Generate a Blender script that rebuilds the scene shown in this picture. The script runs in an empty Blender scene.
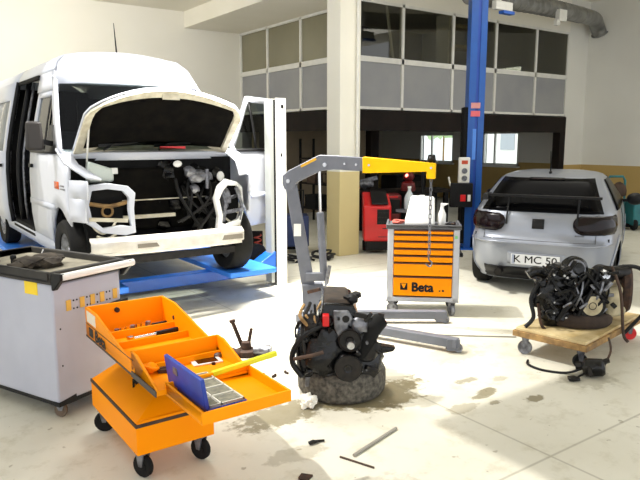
import bpy, bmesh, math, random
from mathutils import Vector, Matrix, noise
random.seed(7)
R = math.radians
S = bpy.context.scene
COL = S.collection
# ------------------------------------------------------------------ camera, sky, sun, exposure
cd = bpy.data.cameras.new('camera'); cam = bpy.data.objects.new('camera', cd); COL.objects.link(cam)
cd.sensor_width = 36; cd.lens = 36*634/640; cd.clip_end = 200
cam.location = (0, 0, 1.82); cam.rotation_euler = (R(90-8.96), 0, R(54.5-90))
S.camera = cam
S.view_settings.view_transform = 'Standard'; S.view_settings.look = 'None'
S.view_settings.gamma = 1; S.view_settings.use_curve_mapping = False
S.view_settings.exposure = 0.60
W = bpy.data.worlds.new('sky'); S.world = W; W.use_nodes = True
bg = W.node_tree.nodes['Background']; bg.inputs[0].default_value = (0.93, 0.96, 1.0, 1); bg.inputs[1].default_value = 1.15
sd = bpy.data.lights.new('sun', 'SUN'); sun = bpy.data.objects.new('sun', sd); COL.objects.link(sun)
sd.energy = 2.0; sd.angle = R(1); sd.color = (1, .97, .92)
sun.rotation_euler = Vector((.814*.57, -.62*.57, -.82)).to_track_quat('-Z', 'Y').to_euler()

for nm, loc_, sx_, sy_, pw in (('bay_fill', (0.8, 10.2, 4.45), 7, 1.2, 140), ('front_fill', (3.1, 6.0, 4.5), 1.6, .8, 140), ('hall_fill', (8.5, 5.5, 4.5), 5, 2.5, 60)):   # unseen fill lights, added to brighten the bay, floor and hall
    ld = bpy.data.lights.new(nm, 'AREA'); ld.shape = 'RECTANGLE'; ld.size = sx_; ld.size_y = sy_; ld.energy = pw; ld.color = (1, .97, .90); ld.spread = R(75 if nm == 'front_fill' else 180)
    lo_ = bpy.data.objects.new(nm, ld); COL.objects.link(lo_); lo_.location = loc_; lo_.rotation_euler = (R(62 if nm == 'bay_fill' else 0), 0, 0)

# ------------------------------------------------------------------ helpers
def lin(h):
    if isinstance(h, str):
        c = [int(h[i:i+2], 16)/255 for i in (0, 2, 4)]
    else: c = h
    return tuple((x/12.92 if x <= .04045 else ((x+.055)/1.055)**2.4) for x in c)
def mat(name, c, rough=.5, metal=0, c2=None, scale=8, spec=.5, bump=0, coat=0, emit=None, detail=4, lo=.35, hi=.65):
    m = bpy.data.materials.new(name); m.use_nodes = True
    nt = m.node_tree; b = nt.nodes['Principled BSDF']
    b.inputs['Roughness'].default_value = rough; b.inputs['Metallic'].default_value = metal
    b.inputs['Specular IOR Level'].default_value = spec; b.inputs['Coat Weight'].default_value = coat
    if c2 is None:
        k = lin(c); c2 = None
        c2v = tuple(x*.93 for x in k)
    else: k = lin(c); c2v = lin(c2)
    tc = nt.nodes.new('ShaderNodeTexCoord'); n = nt.nodes.new('ShaderNodeTexNoise')
    n.inputs['Scale'].default_value = scale; n.inputs['Detail'].default_value = detail
    nt.links.new(tc.outputs['Object'], n.inputs['Vector'])
    r = nt.nodes.new('ShaderNodeValToRGB'); r.color_ramp.elements[0].position = lo; r.color_ramp.elements[1].position = hi
    r.color_ramp.elements[0].color = (*k, 1); r.color_ramp.elements[1].color = (*c2v, 1)
    nt.links.new(n.outputs['Fac'], r.inputs['Fac']); nt.links.new(r.outputs['Color'], b.inputs['Base Color'])
    if bump:
        bp = nt.nodes.new('ShaderNodeBump'); bp.inputs['Strength'].default_value = bump; bp.inputs['Distance'].default_value = .01
        nt.links.new(n.outputs['Fac'], bp.inputs['Height']); nt.links.new(bp.outputs['Normal'], b.inputs['Normal'])
    if emit:
        b.inputs['Emission Color'].default_value = (*lin(emit[0]), 1); b.inputs['Emission Strength'].default_value = emit[1]
    return m
def glass(name, tint, ior=1.8, rough=.02):
    m = bpy.data.materials.new(name); m.use_nodes = True; nt = m.node_tree; nt.nodes.clear()
    o = nt.nodes.new('ShaderNodeOutputMaterial'); mx = nt.nodes.new('ShaderNodeMixShader')
    t = nt.nodes.new('ShaderNodeBsdfTransparent'); t.inputs[0].default_value = (*tint, 1)
    g = nt.nodes.new('ShaderNodeBsdfGlossy'); g.inputs['Roughness'].default_value = rough
    f0 = ((ior-1)/(ior+1))**2                       # Schlick reflectance, the same from both faces of a pane
    lw = nt.nodes.new('ShaderNodeLayerWeight'); pw = nt.nodes.new('ShaderNodeMath'); pw.operation = 'POWER'; pw.inputs[1].default_value = 5
    lw.inputs[0].default_value = .5; f = nt.nodes.new('ShaderNodeMath'); f.operation = 'MULTIPLY_ADD'; f.inputs[1].default_value = .9-f0; f.inputs[2].default_value = f0
    nt.links.new(lw.outputs['Facing'], pw.inputs[0]); nt.links.new(pw.outputs[0], f.inputs[0]); nt.links.new(f.outputs[0], mx.inputs[0]); nt.links.new(t.outputs[0], mx.inputs[1]); nt.links.new(g.outputs[0], mx.inputs[2])
    nt.links.new(mx.outputs[0], o.inputs[0]); return m

class MB:
    def __init__(s, M=None): s.bm = bmesh.new(); s.M = M or Matrix()
    def v(s, p): return s.bm.verts.new(s.M @ Vector(p))
    def f(s, vs):
        try: return s.bm.faces.new(vs)
        except ValueError: return None
    def box(s, x0, x1, y0, y1, z0, z1):
        c = [s.v((x, y, z)) for z in (z0, z1) for x, y in ((x0, y0), (x1, y0), (x1, y1), (x0, y1))]
        for q in ((3, 2, 1, 0), (4, 5, 6, 7), (0, 1, 5, 4), (1, 2, 6, 5), (2, 3, 7, 6), (3, 0, 4, 7)): s.f([c[i] for i in q])
        return s
    def hexa(s, p):   # eight corners: bottom ring then top ring
        c = [s.v(q) for q in p]
        for q in ((3, 2, 1, 0), (4, 5, 6, 7), (0, 1, 5, 4), (1, 2, 6, 5), (2, 3, 7, 6), (3, 0, 4, 7)): s.f([c[i] for i in q])
        return s
    def bar(s, p, q, w, h, up=(0, 0, 1), w2=None, h2=None):
        p, q = Vector(p), Vector(q); d = (q-p).normalized(); u = Vector(up)
        if abs(d.dot(u)) > .98: u = Vector((0, 1, 0))
        x = d.cross(u).normalized(); u = x.cross(d)
        w2 = w if w2 is None else w2; h2 = h if h2 is None else h2
        def ring(c, a, b): return [c-x*a/2-u*b/2, c+x*a/2-u*b/2, c+x*a/2+u*b/2, c-x*a/2+u*b/2]
        return s.hexa(ring(p, w, h)+ring(q, w2, h2))
    def loft(s, rings, closed=True, cap=True):
        R_ = [[s.v(p) for p in r] for r in rings]
        n = len(R_[0])
        for a, b in zip(R_[:-1], R_[1:]):
            for i in range(n if closed else n-1):
                j = (i+1) % n; s.f([a[i], a[j], b[j], b[i]])
        if cap and closed: s.f(R_[0][::-1]); s.f(R_[-1])
        return s
    def tube(s, pts, r, n=8, r2=None, smooth=0):
        P = [Vector(p) for p in pts]
        if smooth:
            Q = []
            for i in range(len(P)-1):
                a, b, c, d = P[max(i-1, 0)], P[i], P[i+1], P[min(i+2, len(P)-1)]
                for k in range(smooth):
                    t = k/smooth
                    Q.append(.5*((2*b)+(c-a)*t+(2*a-5*b+4*c-d)*t*t+(3*b-a-3*c+d)*t**3))
            P = Q+[P[-1]]
        rings = []; u = None
        for i, p in enumerate(P):
            d = (P[min(i+1, len(P)-1)]-P[max(i-1, 0)]).normalized()
            if u is None: u = d.orthogonal().normalized()
            u = (u-d*u.dot(d)).normalized(); w = d.cross(u)
            rr = r if r2 is None else r+(r2-r)*i/(len(P)-1)
            rings.append([p+u*rr*math.cos(2*math.pi*k/n)+w*rr*math.sin(2*math.pi*k/n) for k in range(n)])
        return s.loft(rings)
    def cyl(s, p, q, r, r2=None, n=16): return s.tube([p, q], r, n, r2)
    def lathe(s, prof, c=(0, 0, 0), ax=(0, 0, 1), n=24, closed=False):   # prof: (radius, height)
        c = Vector(c); d = Vector(ax).normalized(); u = d.orthogonal().normalized(); w = d.cross(u)
        rings = [[c+d*h+u*max(r, 1e-4)*math.cos(2*math.pi*k/n)+w*max(r, 1e-4)*math.sin(2*math.pi*k/n) for k in range(n)] for r, h in prof]
        if closed: rings.append(rings[0])
        return s.loft(rings, cap=not closed)
    def torus(s, c, ax, rmaj, rmin, n=24, m=8, a0=0, a1=360):
        c = Vector(c); d = Vector(ax).normalized(); u = d.orthogonal().normalized(); w = d.cross(u)
        k = max(3, int(n)); pts = []
        full = abs(a1-a0) >= 360
        rings = []
        for i in range(k+(0 if full else 1)):
            t = R(a0+(a1-a0)*i/k); o = u*math.cos(t)+w*math.sin(t)
            rings.append([c+o*(rmaj+rmin*math.cos(2*math.pi*j/m))+d*rmin*math.sin(2*math.pi*j/m) for j in range(m)])
        if full: rings.append(rings[0])
        return s.loft(rings, cap=not full)
    def prism(s, poly, h, ax='z', o=0):   # polygon in the two other axes, extruded o..o+h along ax
        def P(a, b, t): return {'z': (a, b, t), 'y': (a, t, b), 'x': (t, a, b)}[ax]
        A = [s.v(P(a, b, o)) for a, b in poly]; B = [s.v(P(a, b, o+h)) for a, b in poly]
        s.f(A[::-1]); s.f(B)
        for i in range(len(A)):
            j = (i+1) % len(A); s.f([A[i], A[j], B[j], B[i]])
        return s
    def grid(s, rows):
        V = [[s.v(p) for p in r] for r in rows]
        for a, b in zip(V[:-1], V[1:]):
            for i in range(len(a)-1): s.f([a[i], a[i+1], b[i+1], b[i]])
        return s
    def blob(s, c, r, sc=(1, 1, 1), sub=2, amp=0, fr=3, seed=0):
        g = bmesh.ops.create_icosphere(s.bm, subdivisions=sub, radius=1)
        for v in g['verts']:
            k = 1+amp*noise.noise(v.co*fr+Vector((seed, seed*.7, 3)))
            v.co = s.M @ (Vector(c)+Vector((v.co.x*sc[0], v.co.y*sc[1], v.co.z*sc[2]))*r*k)
        return s
    def build(s, name, m, parent=None, bevel=0, solid=0, ang=40, sub=0, off=0, kind=None, label=None, weld=True):
        bm = s.bm
        if weld: bmesh.ops.remove_doubles(bm, verts=bm.verts, dist=1e-5)
        bmesh.ops.recalc_face_normals(bm, faces=bm.faces)
        for f in bm.faces: f.smooth = True
        for e in bm.edges:
            if len(e.link_faces) == 2 and e.calc_face_angle(0) > R(ang): e.smooth = False
        me = bpy.data.meshes.new(name); bm.to_mesh(me); bm.free()
        o = bpy.data.objects.new(name, me); COL.objects.link(o)
        for k in (m if isinstance(m, list) else [m]): me.materials.append(k)
        if parent: o.parent = parent
        if solid:
            md = o.modifiers.new('solid', 'SOLIDIFY'); md.thickness = solid; md.offset = off
        if sub:
            md = o.modifiers.new('sub', 'SUBSURF'); md.levels = sub; md.render_levels = sub
        if bevel:
            md = o.modifiers.new('bevel', 'BEVEL'); md.width = bevel; md.segments = 2; md.limit_method = 'ANGLE'; md.angle_limit = R(40)
        if kind: o['kind'] = kind
        if label: o['label'] = label
        return o
def thing(name, label, cat, loc=(0, 0, 0), rz=0, group=None):
    o = bpy.data.objects.new(name, None); COL.objects.link(o); o.empty_display_size = .1
    o.location = loc; o.rotation_euler = (0, 0, R(rz)); o['label'] = label; o['category'] = cat
    if group: o['group'] = group
    return o
def tag(o, label, cat, loc=None, rz=0, group=None, kind=None):
    o['label'] = label; o['category'] = cat
    if loc: o.location = loc; o.rotation_euler = (0, 0, R(rz))
    if group: o['group'] = group
    if kind: o['kind'] = kind
    return o
def dup(o, parent=None):
    c = o.copy(); COL.objects.link(c)
    if parent: c.parent = parent
    for ch in list(o.children): dup(ch, c)
    return c
def dup_as(o, label, loc, rz=0):
    c = dup(o); c['label'] = label; c.location = loc; c.rotation_euler = (0, 0, R(rz)); return c
def text(name, s, size, m, parent, loc, rot, bold=.0, ex=.001, sx=1):
    cu = bpy.data.curves.new(name, 'FONT'); cu.body = s; cu.size = size; cu.extrude = ex
    cu.align_x = 'CENTER'; cu.align_y = 'CENTER'
    t = bpy.data.objects.new(name, cu); COL.objects.link(t)
    dg = bpy.context.evaluated_depsgraph_get()
    me = bpy.data.meshes.new_from_object(t.evaluated_get(dg)); bpy.data.objects.remove(t)
    if bold:                                       # heavier strokes: the outline laid down again a little to each side
        bm = bmesh.new()
        for k in range(8):
            n0 = len(bm.verts); bm.from_mesh(me); bm.verts.ensure_lookup_table()
            for v in bm.verts[n0:]: v.co += Vector((bold*math.cos(R(45*k)), bold*math.sin(R(45*k)), k*1e-5))
        me = bpy.data.meshes.new(name); bm.to_mesh(me); bm.free()
    o = bpy.data.objects.new(name, me); COL.objects.link(o); me.materials.clear(); me.materials.append(m)
    o.parent = parent; o.location = loc; o.rotation_euler = [R(a) for a in rot]; o.scale = (sx, 1, 1)
    return o

# ------------------------------------------------------------------ materials
K = {}
K['cream'] = mat('wall paint', 'EFEBE0', .8, c2='EAE6D9', scale=.6)
K['ceil'] = mat('ceiling paint', 'F0EBDD', .85, c2='EBE6D6', scale=.7)
K['black_wood'] = mat('dark beam', '15100E', .7, c2='1F1713', scale=3, spec=.2)
K['frame_white'] = mat('white aluminium', 'E6E4DC', .4)
K['panel_grey'] = mat('grey infill panel', '999999', .5, c2='8D8E91', scale=1.2)
K['glass_up'] = glass('office glass', (.62, .61, .54), 1.7)
K['glass_left'] = mat('opaque olive glass', '8D8870', .2, c2='827D66', scale=.8)  # one opaque olive-beige colour instead of see-through glass
K['glass_clear'] = glass('clear glass', (.9, .93, .92), 1.45)
K['tan'] = mat('ochre dado paint', 'A4884F', .7, c2='9C8149', scale=1)
K['black'] = mat('black plastic', '08080A', .5, c2='0D0D0F', scale=20, spec=.3)
K['rubber'] = mat('rubber', '0C0C0C', .8, c2='151413', scale=14, bump=.2, spec=.25)
K['oldrubber'] = mat('dusty rubber', '2C2A27', .9, c2='6E695F', scale=34, bump=.6, lo=.3, hi=.75)
K['oily'] = mat('oily black iron', '030304', .26, 0, c2='0A0A0C', scale=30, spec=.35, bump=.6)
K['oily2'] = mat('greasy dark casting', '080708', .4, 0, c2='1E1A17', scale=22, spec=.3, bump=.5)
K['alu'] = mat('dirty cast aluminium', '8C8E95', .4, .7, c2='5A5A5E', scale=22, bump=.2)
K['steel'] = mat('bright steel', 'C9CACC', .25, .9, c2='A8A9AC', scale=30)
K['rust'] = mat('rusty iron', '2E211B', .8, .2, c2='4A3225', scale=30, bump=.4)
K['blue'] = mat('lift blue paint', '1A63C8', .4, c2='1658B8', scale=4, coat=.2)
K['blue2'] = mat('runway blue paint', '2B7BEA', .45, c2='3A8AF2', scale=3)
K['white'] = mat('white enamel', 'EDEDEA', .35, c2='E2E2DE', scale=3)
K['vanwhite'] = mat('van white paint', 'C9CCD6', .35, c2='C4C8D2', scale=1.5, coat=.1)
K['vanliner'] = mat('hood liner', '0B0A0A', .95, c2='15130F', scale=10, spec=.1)
K['creamframe'] = mat('dusty primed steel', 'D9D3BF', .5, c2='B8AF97', scale=9)
K['dark'] = mat('dark interior trim', '0B0B0C', .8, c2='121213', scale=6, spec=.2)
K['orange'] = mat('orange enamel', 'FF9A00', .45, c2='FC9300', scale=3, spec=.12)
K['orange_in'] = mat('orange tray enamel', 'FF9C05', .45, c2='FB9500', scale=3, spec=.12)
K['greycab'] = mat('light grey cabinet paint', 'B6B8C5', .4, c2='ACAEBB', scale=2.5)
K['greyframe'] = mat('silver grey cabinet frame', 'BFC1C8', .4, c2='B3B5BC', scale=3)
K['greymetal'] = mat('grey crane paint', '6C6F79', .5, c2='60636C', scale=5)
K['yellow'] = mat('boom yellow paint', 'FFC60A', .45, c2='FCBE05', scale=4, spec=.15)
K['yellow2'] = mat('lime yellow plastic', 'E6E01C', .4, c2='DAD418', scale=8)
K['red'] = mat('red enamel', 'D81418', .35, c2='C81014', scale=4, coat=.2)
K['darkred'] = mat('dark red enamel', '6E0A10', .45, c2='560709', scale=5)
K['silver'] = mat('silver car paint', '8F949F', .32, .3, c2='888D99', scale=2, coat=.5)
K['carglass'] = mat('dark car glass', '040405', .25, c2='060608', scale=2, spec=.03)
K['smoked'] = mat('smoked tail lamp plastic', '0C0507', .15, c2='16080B', scale=8, spec=.25, coat=0)
K['wood'] = mat('pale plywood', 'CDB98C', .7, c2='AE9562', scale=7, bump=.1)
K['woodedge'] = mat('worn wood', 'A88552', .8, c2='6E5433', scale=10)
K['cardboard'] = mat('beige casting', 'C9BD9C', .7, c2='8F8468', scale=9, bump=.2)
K['plastic_white'] = mat('white plastic', 'F4F4F2', .45)
K['teal'] = mat('teal enamel', '1F6F74', .4, c2='17595E', scale=5)
K['duct'] = mat('galvanised duct', '9A9A98', .35, .75, c2='7E7E7C', scale=5)
K['navy'] = mat('blue case plastic', '1B3FA0', .4, c2='15358C', scale=12)
K['brown'] = mat('brown grip', '4A3527', .7, c2='33241A', scale=9)
K['rag'] = mat('oily rag', '4A4238', .95, c2='2A241E', scale=14, bump=.5)
K['yel_st'] = mat('yellow sticker', 'F7D21A', .5)
K['amber'] = mat('amber lens', 'D9602A', .2)
K['vanglass'] = glass('van glass', (.30, .34, .32), 1.22)
K['plate'] = mat('plate white', 'DADCDD', .4)
K['chrome'] = mat('chrome', 'E2E2E2', .12, 1)
K['redlamp'] = mat('lit red lamp', 'FF3030', .3, emit=('FF6A5A', 6))
K['screen'] = mat('phone screen', '0C0C0E', .1)
K['leaf'] = mat('leaves', 'A9C48A', .8, c2='C3D8A8', scale=2)

# floor: pale screed with joints, scuffs and oil stains
fm = bpy.data.materials.new('concrete floor'); fm.use_nodes = True; nt = fm.node_tree; N = nt.nodes; L = nt.links
pb = N['Principled BSDF']; pb.inputs['Roughness'].default_value = .5; pb.inputs['Specular IOR Level'].default_value = .35
tc = N.new('ShaderNodeTexCoord')
def nz(scale, detail=5, rough=.6):
    n = N.new('ShaderNodeTexNoise'); n.inputs['Scale'].default_value = scale; n.inputs['Detail'].default_value = detail; n.inputs['Roughness'].default_value = rough
    L.new(tc.outputs['Object'], n.inputs['Vector']); return n.outputs['Fac']
def ramp(f, a, b, ca, cb):
    r = N.new('ShaderNodeValToRGB'); r.color_ramp.elements[0].position = a; r.color_ramp.elements[1].position = b
    r.color_ramp.elements[0].color = ca; r.color_ramp.elements[1].color = cb; L.new(f, r.inputs['Fac']); return r.outputs['Color']
def mth(op, a, b=None):
    m = N.new('ShaderNodeMath'); m.operation = op
    for i, q in enumerate((a, b)):
        if q is None: continue
        if isinstance(q, (int, float)): m.inputs[i].default_value = q
        else: L.new(q, m.inputs[i])
    return m.outputs[0]
def mixc(f, a, b):
    m = N.new('ShaderNodeMixRGB')
    for i, q in enumerate((f, a, b)):
        if hasattr(q, 'is_output'): L.new(q, m.inputs[i])
        elif isinstance(q, tuple): m.inputs[i].default_value = (*q, 1) if len(q) == 3 else q
        else: m.inputs[i].default_value = q
    return m.outputs[0]
base = ramp(nz(.7), .3, .7, (*lin('DAD7C9'), 1), (*lin('CCC8B8'), 1))
sc = ramp(nz(5, 8, .7), .52, .72, (0, 0, 0, 1), (1, 1, 1, 1))
col = mixc(mth('MULTIPLY', sc, .42), base, lin('9A906F'))
sep = N.new('ShaderNodeSeparateXYZ'); L.new(tc.outputs['Object'], sep.inputs[0])
wob = mth('ADD', mth('MULTIPLY', mth('SUBTRACT', nz(4), .5), .9), mth('MULTIPLY', mth('SUBTRACT', nz(17, 6), .5), .7))
spots = [(2.84, 3.32, .44, .24, 1.0), (2.15, 3.42, .46, .17, .9), (3.2, 3.6, .14, .24, .5), (3.6, 3.12, .13, .06, .7), (3.85, 3.0, .09, .05, .45), (3.46, 2.85, .10, .04, .8), (3.44, 2.72, .09, .035, .8), (3.56, 2.88, .1, .05, .9),
         (3.74, 2.6, .09, .05, .9), (3.2, 2.78, .16, .06, .5), (2.5, 4.65, .3, .2, .45), (3.9, 3.6, .4, .2, .35), (2.0, 2.3, .3, .2, .3), (4.4, 2.6, .25, .2, .4), (1.9, 2.9, .2, .1, .4)]
acc = None
for x, y, rx, ry, a in spots:
    dx = mth('DIVIDE', mth('SUBTRACT', sep.outputs[0], x), rx); dy = mth('DIVIDE', mth('SUBTRACT', sep.outputs[1], y), ry)
    q = mth('ADD', mth('SQRT', mth('ADD', mth('MULTIPLY', dx, dx), mth('MULTIPLY', dy, dy))), mth('MULTIPLY', wob, 2.2))
    v = mth('MULTIPLY', ramp(q, .72, 1.0, (1, 1, 1, 1), (0, 0, 0, 1)), a)
    acc = v if acc is None else mth('MAXIMUM', acc, v)
col = mixc(mth('MULTIPLY', acc, .85), col, lin('6A5E36'))
spk = ramp(nz(13, 2), .70, .74, (0, 0, 0, 1), (1, 1, 1, 1)); col = mixc(mth('MULTIPLY', spk, .5), col, lin('6E6242'))
def joint(o, c):
    d = mth('ABSOLUTE', mth('SUBTRACT', o, c)); return ramp(d, .004, .011, (1, 1, 1, 1), (0, 0, 0, 1))
jl = None
for o, c in ((sep.outputs[1], 2.03), (sep.outputs[0], 3.1), (sep.outputs[1], 7.03), (sep.outputs[0], 8.1), (sep.outputs[1], -2.97)):
    j = joint(o, c); jl = j if jl is None else mth('MAXIMUM', jl, j)
col = mixc(mth('MULTIPLY', jl, .42), col, lin('6F6750'))
L.new(col, pb.inputs['Base Color'])
L.new(ramp(nz(2.5), .3, .7, (.42, .42, .42, 1), (.62, .62, .62, 1)), pb.inputs['Roughness'])
K['floor'] = fm

# wall paint with an ochre dado up to 1.33 m
def dado(name, top, low, h):
    m = mat(name, top, .8, scale=.6); nt = m.node_tree
    b = nt.nodes['Principled BSDF']; g = nt.nodes.new('ShaderNodeNewGeometry'); s = nt.nodes.new('ShaderNodeSeparateXYZ')
    nt.links.new(g.outputs['Position'], s.inputs[0])
    c = nt.nodes.new('ShaderNodeMath'); c.operation = 'GREATER_THAN'; c.inputs[1].default_value = h; nt.links.new(s.outputs[2], c.inputs[0])
    x = nt.nodes.new('ShaderNodeMixRGB'); nt.links.new(c.outputs[0], x.inputs[0]); x.inputs[1].default_value = (*lin(low), 1)
    l = b.inputs['Base Color'].links[0]; nt.links.new(l.from_socket, x.inputs[2]); nt.links.new(x.outputs[0], b.inputs['Base Color'])
    return m
K['dado'] = dado('wall with ochre dado', 'E4E2DA', 'B69A5E', 1.2)
K['dadopil'] = dado('pillar with ochre dado', 'ECE8DA', 'CFBE8B', 1.33)

# ------------------------------------------------------------------ the building
def struct(name, mb, m, parent=None, **k):
    o = mb.build(name, m, parent, **k); o['kind'] = 'structure'; return o
def sempty(name, loc=(0, 0, 0)):
    o = bpy.data.objects.new(name, None); COL.objects.link(o); o.location = loc; o['kind'] = 'structure'; return o
struct('floor', MB().box(-9, 15.25, -7, 18.2, -.15, 0), K['floor'])
cl = MB()
for a in ((-8, 7.3, 8.7, 18.2), (4.2, 7.3, -2, 8.7), (.27, 4.2, -2, 4.72), (-8, -2.1, -2, 8.7), (-2.1, -1.2, -2, 5.82), (-2.1, -1.2, 5.92, 6.02), (-2.1, -1.2, 6.1, 8.7), (-1.2, .27, -2, .6)): cl.box(*a, 4.57, 4.8)  # unseen openings and slits, shaped so sun patches fall on the floor
cl.box(7.3, 15.25, -2, 18.2, 5.2, 5.4); cl.box(7.3, 7.4, -2, 8.9, 4.57, 5.2)
struct('ceiling', cl, K['ceil'])
struct('wall_left', MB().box(-8, 7.3, 13.4, 13.6, 0, 4.57), K['cream'])
wr = MB()
holes = [(11.44, 12.75, 1.09, 2.06), (13.9, 15.4, 1.11, 2.02)]
wr.box(15.05, 15.25, 2.0, 11.44, 0, 5.2); wr.box(15.05, 15.25, 12.75, 13.9, 0, 5.2); wr.box(15.05, 15.25, 15.4, 18, 0, 5.2)
for a, b, z0, z1 in holes: wr.box(15.05, 15.25, a, b, 0, z0); wr.box(15.05, 15.25, a, b, z1, 5.2 if a > 12 else 3.35)
wr.box(15.05, 15.25, 11.44, 12.75, 3.9, 5.2)
holes.append((11.44, 12.75, 3.35, 3.9))
struct('wall_right', wr, K['dado'])
struct('wall_back', MB().box(7.3, 15.25, 18, 18.2, 0, 5.2), K['dado'])
struct('wall_side', MB().box(7.2, 7.3, 13.6, 18, 0, 5.2), K['dado'])
# stub of wall right of the glazed office and band over the glazing
st = MB(); st.box(14.25, 15.05, 9.5, 9.7, 0, 5.2)
struct('wall_stub', st, K['dado'])
struct('trim_1', MB().box(7.3, 14.25, 9.5, 9.7, 4.40, 5.2), K['cream'])
struct('trim_2', MB().box(5.93, 7.3, 8.3, 13.4, 4.23, 4.57), K['ceil'])       # dropped soffit over the left glazing
struct('trim_3', MB().box(7.25, 7.45, 9.5, 13.4, 2.0, 2.38).box(7.25, 14.22, 9.45, 9.65, 2.0, 2.38), K['black_wood'])  # dark beam
struct('trim_4', MB().box(7.45, 15.05, 9.65, 18, 2.2, 2.38), K['black_wood'])     # gallery slab
struct('trim_5', MB().box(14.0, 14.22, 9.45, 9.65, 0, 2.0), K['black_wood'])
struct('trim_6', MB().box(7.3, 7.5, 12.35, 12.6, 0, 2.0).box(7.3, 7.45, 9.5, 9.65, 0, 2.0), K['black_wood'])
struct('trim_7', MB().box(9.05, 9.3, 11.6, 11.8, 0, 2.2).box(9.75, 10.0, 11.6, 11.8, 0, 2.2), K['black_wood'])
struct('wall_inner', MB().box(7.5, 10.9, 13.2, 13.3, 0, 2.2), mat('dim partition', '8F8069', .8))
# square pillar, its conduit
struct('pillar', MB().box(5.98, 6.38, 7.86, 8.2, 0, 4.57), K['dadopil'], bevel=.008)
cv = MB(); cv.cyl((6.30, 7.835, 1.55), (6.30, 7.835, 4.55), .022, n=12); cv.box(6.24, 6.31, 7.82, 7.86, 1.42, 1.56)
tag(cv.build('conduit_pipe', K['frame_white']), 'thin white conduit pipe running down the square pillar', 'pipe')

def glazed(name, face, ms, z0, zs, z1, top):
    """glazed office front: a grid of mullions, panes above a sill and grey infill below"""
    root = sempty(name)
    fr = MB()
    def B(a, b, c, d, w0, w1):
        if face == 'x': fr.box(w0, w1, a, b, c, d)
        else: fr.box(a, b, w0, w1, c, d)
    w0, w1 = (7.28, 7.36) if face == 'x' else (9.48, 9.56)
    a0, a1 = ms[0], ms[-1]
    B(a0, a1, z0, z0+.05, w0, w1); B(a0, a1, zs-.05, zs+.05, w0, w1); B(a0, a1, top-.05, top, w0, w1)
    for m in ms: B(m-.03, m+.03, z0, top, w0, w1)
    struct('window_frame', fr, K['frame_white'], root)
    for a, b in zip(ms[:-1], ms[1:]):
        g = MB(); p = MB()
        if face == 'x': g.box(7.31, 7.325, a+.03, b-.03, zs+.05, top-.05); p.box(7.31, 7.335, a+.03, b-.03, z0+.05, zs-.05)
        else: g.box(a+.03, b-.03, 9.51, 9.525, zs+.05, top-.05); p.box(a+.03, b-.03, 9.51, 9.535, z0+.05, zs-.05)
        struct('window_pane', g, K['glass_up'] if face == 'y' else K['glass_left'], root); struct('infill_panel', p, K['panel_grey'], root)
glazed('window_1', 'x', [9.56, 10.89, 12.18, 13.37], 2.40, 3.31, 4.23, 4.23)
glazed('window_2', 'y', [7.36, 8.76, 10.17, 11.53, 12.96, 14.2], 2.40, 3.33, 4.40, 4.40)
# office interior behind the glass
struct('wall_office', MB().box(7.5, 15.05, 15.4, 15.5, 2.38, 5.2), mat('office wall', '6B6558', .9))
bl = MB()
for i in range(12): bl.box(7.5, 7.52, 9.75+i*.3, 10.03+i*.3, 2.38, 4.2)
tag(bl.build('vertical_blind', mat('beige blind', 'D6CDA2', .8)), 'beige vertical blind hanging behind the left office panes', 'blind')
sl = thing('slatted_rack', 'pale open rack of slats behind the office pane left of the blue post', 'rack', (10.75, 9.72, 2.38))
for i in range(4): MB().box(-.45, .65, 0, .35, .55+i*.42, .62+i*.42).build('shelf', K['cardboard'], sl)
MB().box(-.5, -.45, 0, .35, 0, 2.05).box(.65, .7, 0, .35, 0, 2.05).build('frame', K['frame_white'], sl)
lr = MB().bar((8.55, 9.75, 4.4), (8.72, 9.72, 3.35), .04, .04)
tag(lr.build('leaning_pole', K['frame_white']), 'slanting pale pole leaning behind the office glass by the pillar', 'pole')

# windows in the right wall, under the gallery
for i, (a, b, z0, z1) in enumerate(holes):
    r = sempty('window_%d' % (i+3))
    f = MB()
    f.box(15.05, 15.15, a, b, z0, z0+.06).box(15.05, 15.15, a, b, z1-.06, z1).box(15.05, 15.15, a, a+.06, z0, z1).box(15.05, 15.15, b-.06, b, z0, z1).box(15.07, 15.13, (a+b)/2+.2, (a+b)/2+.25, z0, z1)
    struct('window_frame', f, K['frame_white'], r)
    struct('window_pane', MB().box(15.10, 15.106, a+.06, b-.06, z0+.06, z1-.06), K['glass_clear'], r)
    struct('window_sill', MB().box(14.95, 15.05, a-.05, b+.05, z0-.05, z0), K['frame_white'], r)
# outdoors through the windows
ob = thing('apartment_building', 'pale building with rows of windows outside the right-hand window', 'building', (34, 26.5, 0), 0)
MB().box(0, 6, -8, 4.5, 0, 9).build('wall', mat('pale render', 'E8E6E0', .8), ob)
for i in range(5):
    for j in range(2): MB().box(-.04, .02, -7.2+i*2.3, -6.1+i*2.3, 1.2+j*2.4, 2.5+j*2.4).build('window', mat('pale window', 'A9AEB4', .2) if not i+j else bpy.data.materials['pale window'], ob)
tr = thing('leafy_tree', 'green leafy tree outside the left-hand window', 'tree', (29, 27.6, 0))
MB().cyl((0, 0, 0), (0, 0, 2.7), .06, .05).build('trunk', K['woodedge'], tr)
cr = MB()
for i in range(9): cr.blob((random.uniform(-.9, .9), random.uniform(-.9, .9), 3.0+random.uniform(-.4, .9)), .75, sub=3, amp=.5, fr=4, seed=i)
cr.build('crown', K['leaf'], tr)

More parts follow.
